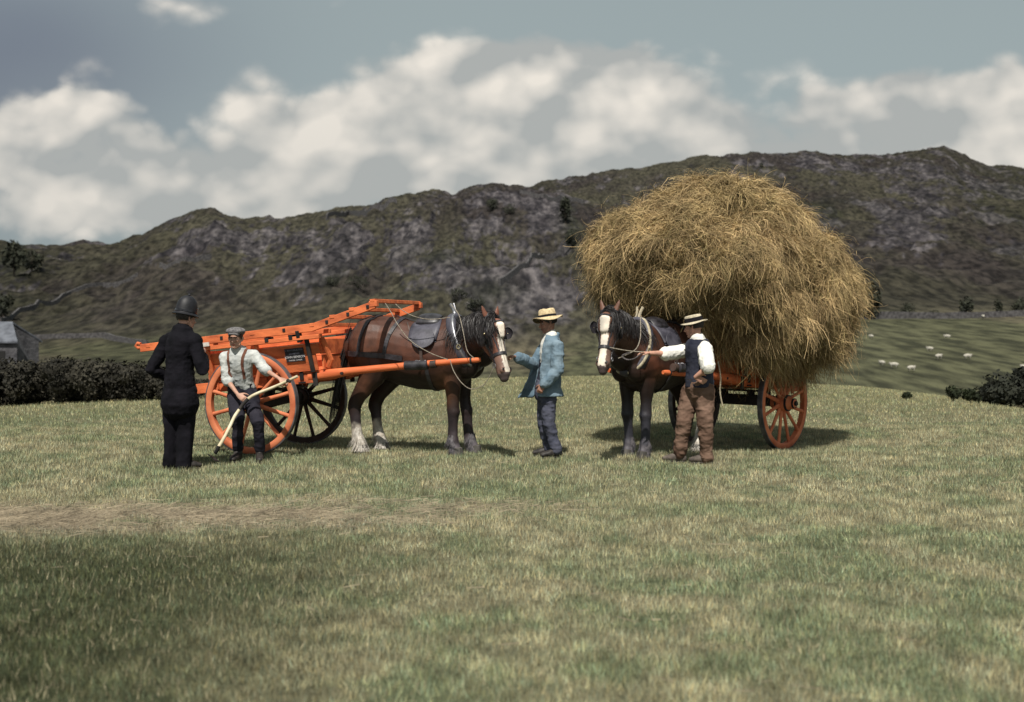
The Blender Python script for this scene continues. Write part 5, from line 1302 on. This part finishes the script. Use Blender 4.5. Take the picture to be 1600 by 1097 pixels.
for sg, q in ((1, 'L'), (-1, 'R')):
    nk = p.J['neck']; pe = p.J['pelvis']
    ribbon(bvs, [pe + p.S * sg * .10 - p.F * .12 + Vector((0, 0, .12)), nk + p.S * sg * .085 - p.F * .09 - Vector((0, 0, .08)), nk + p.S * sg * .095 + Vector((0, 0, 0)), nk + p.S * sg * .095 + p.F * .12 - Vector((0, 0, .12)), pe + p.S * sg * .085 + p.F * .16 + Vector((0, 0, .12))], .032, .004, 'brace', M_BRACE, sh)
def flat_cap(p, mt):
    f, l, u = p.frame(); u2 = (u - f * .12).normalized(); f2 = l.cross(u2).normalized(); M3 = Matrix((f2, l, u2)).transposed(); c = p.Q(.0, 0, .060)
    m = MB(); m.limb([c - f2 * .060 + u2 * .014, c - f2 * .01 + u2 * .032, c + f2 * .062 + u2 * .022], [(.100, .042), (.122, .048), (.094, .034)], 18, side=l)
    cap = p.cloth(m, 'flat_cap', mt, .008, 2, .006, 16)
    m = MB(); V = []; n = 14
    for lay in (0, 1):
        for j in range(4):
            for k in range(n + 1):
                a = R(-68) + R(136) * k / n; r_ = .088 + .052 * j / 3 * math.cos(a * .9); V.append(c + f2 * (.020 + r_ * math.cos(a)) + l * (.080 * math.sin(a) * (1 - .05 * j)) + u2 * (.006 - .012 * j / 3 - .010 * (a * a) - .006 * lay))
    w_ = n + 1; F = []
    for lay in (0, 1):
        for j in range(3):
            for k in range(n): a = lay * 4 * w_ + j * w_ + k; F.append([a, a + 1, a + w_ + 1, a + w_])
    for k in range(n): a = 3 * w_ + k; F.append([a, a + 1, a + 4 * w_ + 1, a + 4 * w_])
    m.add(V, F); m.build('cap_peak', mt, cap, True)
flat_cap(p, M_CAP)
youth = p
# scythe
P_ = [pix(465, 588, 13.10), pix(452, 594, 13.12), pix(437, 601, 13.14), pix(420, 608, 13.16), pix(404, 614, 13.16), pix(392, 620, 13.14), pix(382, 629, 13.12), pix(374, 640, 13.10), pix(366, 652, 13.05), pix(358, 669, 12.98), pix(349, 686, 12.92), pix(340, 701, 12.86)]
sb = gbase(P_[-1].x, P_[-1].y); q_ = crom(P_, 5); n = len(q_)
sc = thing('scythe', 'scythe with curved pale wooden shaft held across the youth\'s knees, blade down in the grass', 'scythe', sb)
M_ASH = mat('pale_ash_wood', (.50, .42, .27), (.72, .64, .46), 7, .6, .001, 40)
m = MB(); m.tube([v - sb for v in q_], [.0165 + .004 * (i / n) for i in range(n)], 10); sn = m.build('snath', M_ASH, sc, True)
m = MB(); i0, i1 = int(n * .49), int(n * .66); m.tube([v - sb for v in q_[i0:i1]], .0205, 10); m.build('shaft_binding', M_BLACKW, sn, True)
m = MB(); k0 = q_[6] - sb; m.limb([k0, k0 + Vector((.02, -.07, .015)), k0 + Vector((.05, -.12, .0))], [.018, .016, .018], 10); m.build('grip', M_BLACKW, sc, True)
e = q_[-1] - sb; V = []; F = []; n2 = 18
for i in range(n2 + 1):
    h = i / n2; c = Vector((e.x - .03 + .05 * h, e.y + .02, .03)) + Vector((-.30 * math.sin(h * 1.3), .62 * h, .02 + .03 * math.sin(h * 3))); wd = .058 * (1 - h ** 2.2) + .004; s_ = Vector((.85, .35, -.25)).normalized()
    V += [c, c + s_ * wd, c + Vector((0, 0, .006)), c + s_ * wd * .2 + Vector((0, 0, .009))]
for i in range(n2):
    a = i * 4; F += [[a, a + 1, a + 5, a + 4], [a, a + 4, a + 6, a + 2], [a + 2, a + 6, a + 7, a + 3], [a + 3, a + 7, a + 5, a + 1]]
link_obj('blade', mesh_data('blade', V, F, M_IRON, False), sc)
m = MB(); m.tube([e + Vector((.01, 0, .03)), e + Vector((0, 0, -.01)), e + Vector((-.03, .02, -.05))], .022, 10); m.build('blade_ring', M_IRON, sc, True)

# ---------------------------------------------------------------- hats
def straw_hat(p, mt, tilt, crown_r, crown_h, brim_r, droop, band_w, wav=.006, side_tilt=0.0, lift=.055, flat=False):
    f, l, u = p.frame(); u2 = (u + f * tilt + l * side_tilt).normalized(); f2 = l.cross(u2).normalized(); l2 = u2.cross(f2); M3 = Matrix((f2, l2, u2)).transposed(); c = p.Q(-.010, 0, lift)
    top = [(crown_r * .95, crown_h * .80), (crown_r * .86, crown_h * .95), (crown_r * .5, crown_h), (.001, crown_h * (1.0 if flat else .97))]
    prof = [(brim_r, -droop), (brim_r + .002, -droop + .004), ((brim_r + crown_r) / 2, -droop * .35 + .004), (crown_r + .006, .004), (crown_r, .012), (crown_r * .99, crown_h * .45)] + top
    m = MB(); m.lathe(prof, 40, 'z', c=c, M=M3, sx=1.12, sy=.94)
    m.lathe([(brim_r, -droop), ((brim_r + crown_r) / 2, -droop * .35 - .002), (crown_r - .004, -.002), (crown_r - .008, .03)], 40, 'z', c=c, M=M3, sx=1.12, sy=.94)
    for i, v in enumerate(m.v):
        r_ = (v - c); rad = math.hypot(r_.dot(f2), r_.dot(l2)); a = math.atan2(r_.dot(l2), r_.dot(f2))
        if rad > crown_r * 1.05: m.v[i] = v + u2 * (wav * math.sin(2.3 * a + 1) * (rad - crown_r) / (brim_r - crown_r) * 2)
        elif r_.dot(u2) > crown_h * .7 and not flat: m.v[i] = v + u2 * .006 * math.sin(3 * a)
    h = m.build('hat', mt, p.root, True, auto=False)
    m = MB(); m.lathe([(crown_r - .002, .010), (crown_r + .0045, .010), (crown_r * .995 + .004, .010 + band_w), (crown_r * .98 - .002, .010 + band_w)], 40, 'z', c=c, M=M3, sx=1.12, sy=.94, closed=True); m.build('hat_band', M_BAND, h, True)
    return h

# ---------------------------------------------------------------- man in blue jacket
D = 13.62; b = gbase((860 - HX) / FPX * D, D)
J = dict(head=pix(856, 504, D), neck=pix(861, 523, D), chest=pix(861, 556, D), pelvis=pix(854, 606, D), shL=pix(871, 542, D - .17), shR=pix(853, 541, D + .16),
         elL=pix(871, 579, D - .22), wrL=pix(849, 601, D - .24), elR=pix(835, 570, D + .12), wrR=pix(808, 558, D - .22), hipL=pix(857, 618, D - .07), hipR=pix(852, 618, D + .08),
         knL=pix(857, 661, D - .08), knR=pix(849, 661, D + .05), anL=pix(869, 702, D - .06), anR=pix(858, 700, D + .10))
p = Body('man in straw hat and faded blue jacket holding the bridle of the brown horse', b, J, R(-82), (-.93, -.22, -.22), skin=(.36, .19, .135), build=.95)
p.head(); p.torso(-.02); [p.arm(q, -.010) for q in 'LR']; [p.leg(q, -.02) for q in 'LR']
p.hand('L', (-.50, .05, -.86), (.3, .8, 0), (-.8, -.2, -.2), .85); p.hand('R', (-.96, -.05, .12), (.2, -.2, -.9), (.1, -.9, 0), 1.0)
p.finish_body(stub=.3); p.hair(mt=M_HAIR)
m = p.torso(.006, mb=MB(), t0=-.1, t1=.98, shoulders=False); m.limb([p.J['neck'] - Vector((0, 0, .03)), p.J['neck'] + Vector((0, 0, .015))], [.070, .064], 14); p.cloth(m, 'shirt', M_WSHIRT, .008, 3, .010, 10, seed=5)
# dark waistcoat under the jacket
m = MB(); p.torso(.012, t0=.02, t1=.5, mb=m, shoulders=False); p.cloth(m, 'waistcoat', M_VEST, .009, 2, .006)
m = MB(); J_ = p.J; P0, N0, C0 = J_['pelvis'], J_['neck'], J_['chest']
def bez(t): return P0 * (1 - t) ** 2 + C0 * 2 * t * (1 - t) + N0 * t * t
Z = Vector((0, 0, 1)); rg = []
for t_, ra, rb, sh_ in ((-.17, .208, .190, -.02), (-.09, .200, .175, -.015), (0, .190, .160, -.01), (.2, .178, .150, 0), (.42, .176, .146, 0), (.62, .190, .146, 0), (.78, .196, .136, 0), (.89, .176, .114, 0), (.96, .120, .092, 0), (1.0, .084, .078, 0)):
    c_ = bez(t_) if t_ >= 0 else P0 + Z * t_ * .55; rg.append((c_ + p.F * sh_, p.S, p.F, ra * .97, rb * .97))
shell_rings(m, rg, R(34), R(326), .020, 40)
for q in 'LR': p.arm(q, .020, .96, m, (.062, .056, .052, .044)); m.ell(J_['sh' + q], (.080,) * 3)
# the far front panel swings away forwards
rp = []
for t_, a_ in ((-.22, .30), (-.12, .27), (0, .235), (.14, .20), (.30, .165)):
    c_ = (bez(t_) if t_ >= 0 else P0 + Z * t_ * .55); rp.append((c_ + p.F * (a_ - .12), -p.S, p.F, .15, .17))
shell_rings(m, rp, R(20), R(105), .020, 14)
m.limb([J_['neck'] - p.F * .075 - p.S * .02, J_['neck'] - p.F * .075 + p.S * .02], [.028, .028], 8)
p.cloth(m, 'jacket', M_DENIM, .0085, 2, .016, 8.5, seed=6)
m = MB(); p.torso(.018, t0=-.2, t1=.12, mb=m, shoulders=False)
for q in 'LR': p.leg(q, .008, m, (.094, .086, .068, .064, .058), .0, .062)
p.cloth(m, 'trousers', M_GREYT, .009, 3, .016, 8, (1, 1, 1.4), seed=7)
for q, t_ in (('L', (-.9, -.35)), ('R', (-1, .1))): p.boots(q, M_BOOT, t_)
straw_hat(p, M_STRAWH, -.10, .094, .105, .162, .022, .026, .012, side_tilt=-.12)

# ---------------------------------------------------------------- man in waistcoat
D = 13.22; b = gbase((1084 - HX) / FPX * D, D)
J = dict(head=pix(1084, 511, D), neck=pix(1090, 528, D), chest=pix(1094, 560, D), pelvis=pix(1093, 600, D), shL=pix(1101, 545, D - .14), shR=pix(1077, 547, D + .15),
         elL=pix(1116, 576, D - .26), wrL=pix(1097, 590, D - .30), elR=pix(1044, 553, D + .02), wrR=pix(1016, 552, D - .16), hipL=pix(1101, 610, D - .06), hipR=pix(1081, 610, D + .08),
         knL=pix(1102, 660, D - .10), knR=pix(1069, 658, D + .02), anL=pix(1104, 713, D - .05), anR=pix(1062, 706, D + .08))
J['elL'] = pix(1106, 575, D - .34); J['wrL'] = pix(1087, 589, D - .26)
p = Body('man in dark waistcoat, brown corduroys and dark-banded hat reaching towards the dark horse', b, J, R(-118), (-.88, .42, -.14), skin=(.47, .26, .19), build=1.02)
p.head(); p.torso(-.02); [p.arm(q, -.002) for q in 'LR']; [p.leg(q, -.02) for q in 'LR']
p.hand('R', (-.97, -.05, .08), (0, -.1, -1), (0, -1, 0), .35, .2); p.hand('L', (.70, -.1, -.40), (.1, .9, 0), (.3, 0, .8), .5)
p.finish_body(stub=.3); p.hair()
m = p.torso(.002, mb=MB(), t0=-.1, t1=.98); m.limb([p.J['neck'] - Vector((0, 0, .03)), p.J['neck'] + Vector((0, 0, .01))], [.068, .062], 14)
p.arm('L', .024, .56, m, (.062, .062, .060, .058)); p.arm('R', .020, .60, m, (.060, .058, .054, .050)); sh = p.cloth(m, 'shirt', M_WSHIRT, .008, 3, .015, 10, seed=8)
m = MB(); J_ = p.J; P0, N0, C0 = J_['pelvis'], J_['neck'], J_['chest']; rg = []
for t_, ra, rb in ((-.06, .192, .152), (.1, .186, .148), (.28, .174, .140), (.45, .180, .142), (.60, .186, .144), (.72, .190, .144), (.82, .186, .136), (.90, .164, .118), (.97, .110, .096)):
    rg.append((bez(t_) if t_ >= 0 else P0 + Z * t_ * .55, p.S, p.F, ra * 1.03, rb * 1.06))
shell_rings(m, rg, R(16), R(344), .020, 44); ve = p.cloth(m, 'waistcoat', M_VEST, .0085, 2, .010, 9, seed=9)
for i in range(5):
    q = rg[1 + i]; bt = MB(); bt.ell(q[0] + p.F * (q[4] * .985) + p.S * .05, (.009, .009, .009), None, 8, 6); bt.build('button', M_BOOT, ve, True)
m = MB(); p.torso(.022, t0=-.2, t1=.12, mb=m, shoulders=False)
for q in 'LR': p.leg(q, .014, m, (.100, .094, .074, .070, .060), .0, .066)
p.cloth(m, 'trousers', M_CORD, .009, 3, .020, 7, (1, 1, 1.5), seed=10)
for q, t_ in (('L', (-.75, .2)), ('R', (-.9, .3))): p.boots(q, M_DUST, t_)
m = MB(); m.lathe([(.186, -.018), (.195, -.018), (.195, .018), (.186, .018)], 36, 'z', closed=True, c=p.J['pelvis'] + Vector((0, 0, .045)), M=Matrix((p.S, p.F, Z)).transposed(), sy=.80); m.build('belt', M_BOOT, ve, True)
straw_hat(p, M_STRAWP, .05, .092, .085, .140, .010, .046, .004, side_tilt=.10, flat=True)

# rope hanging from the loaded cart
LC = lambda px, py, d: to_local(C2, A2, pix(px, py, d))
rope([LC(1122, 565, 14.3), LC(1126, 590, 14.25), LC(1125, 612, 14.25), LC(1129, 634, 14.25)], .010, M_ROPE, cart2, 'hanging_rope')
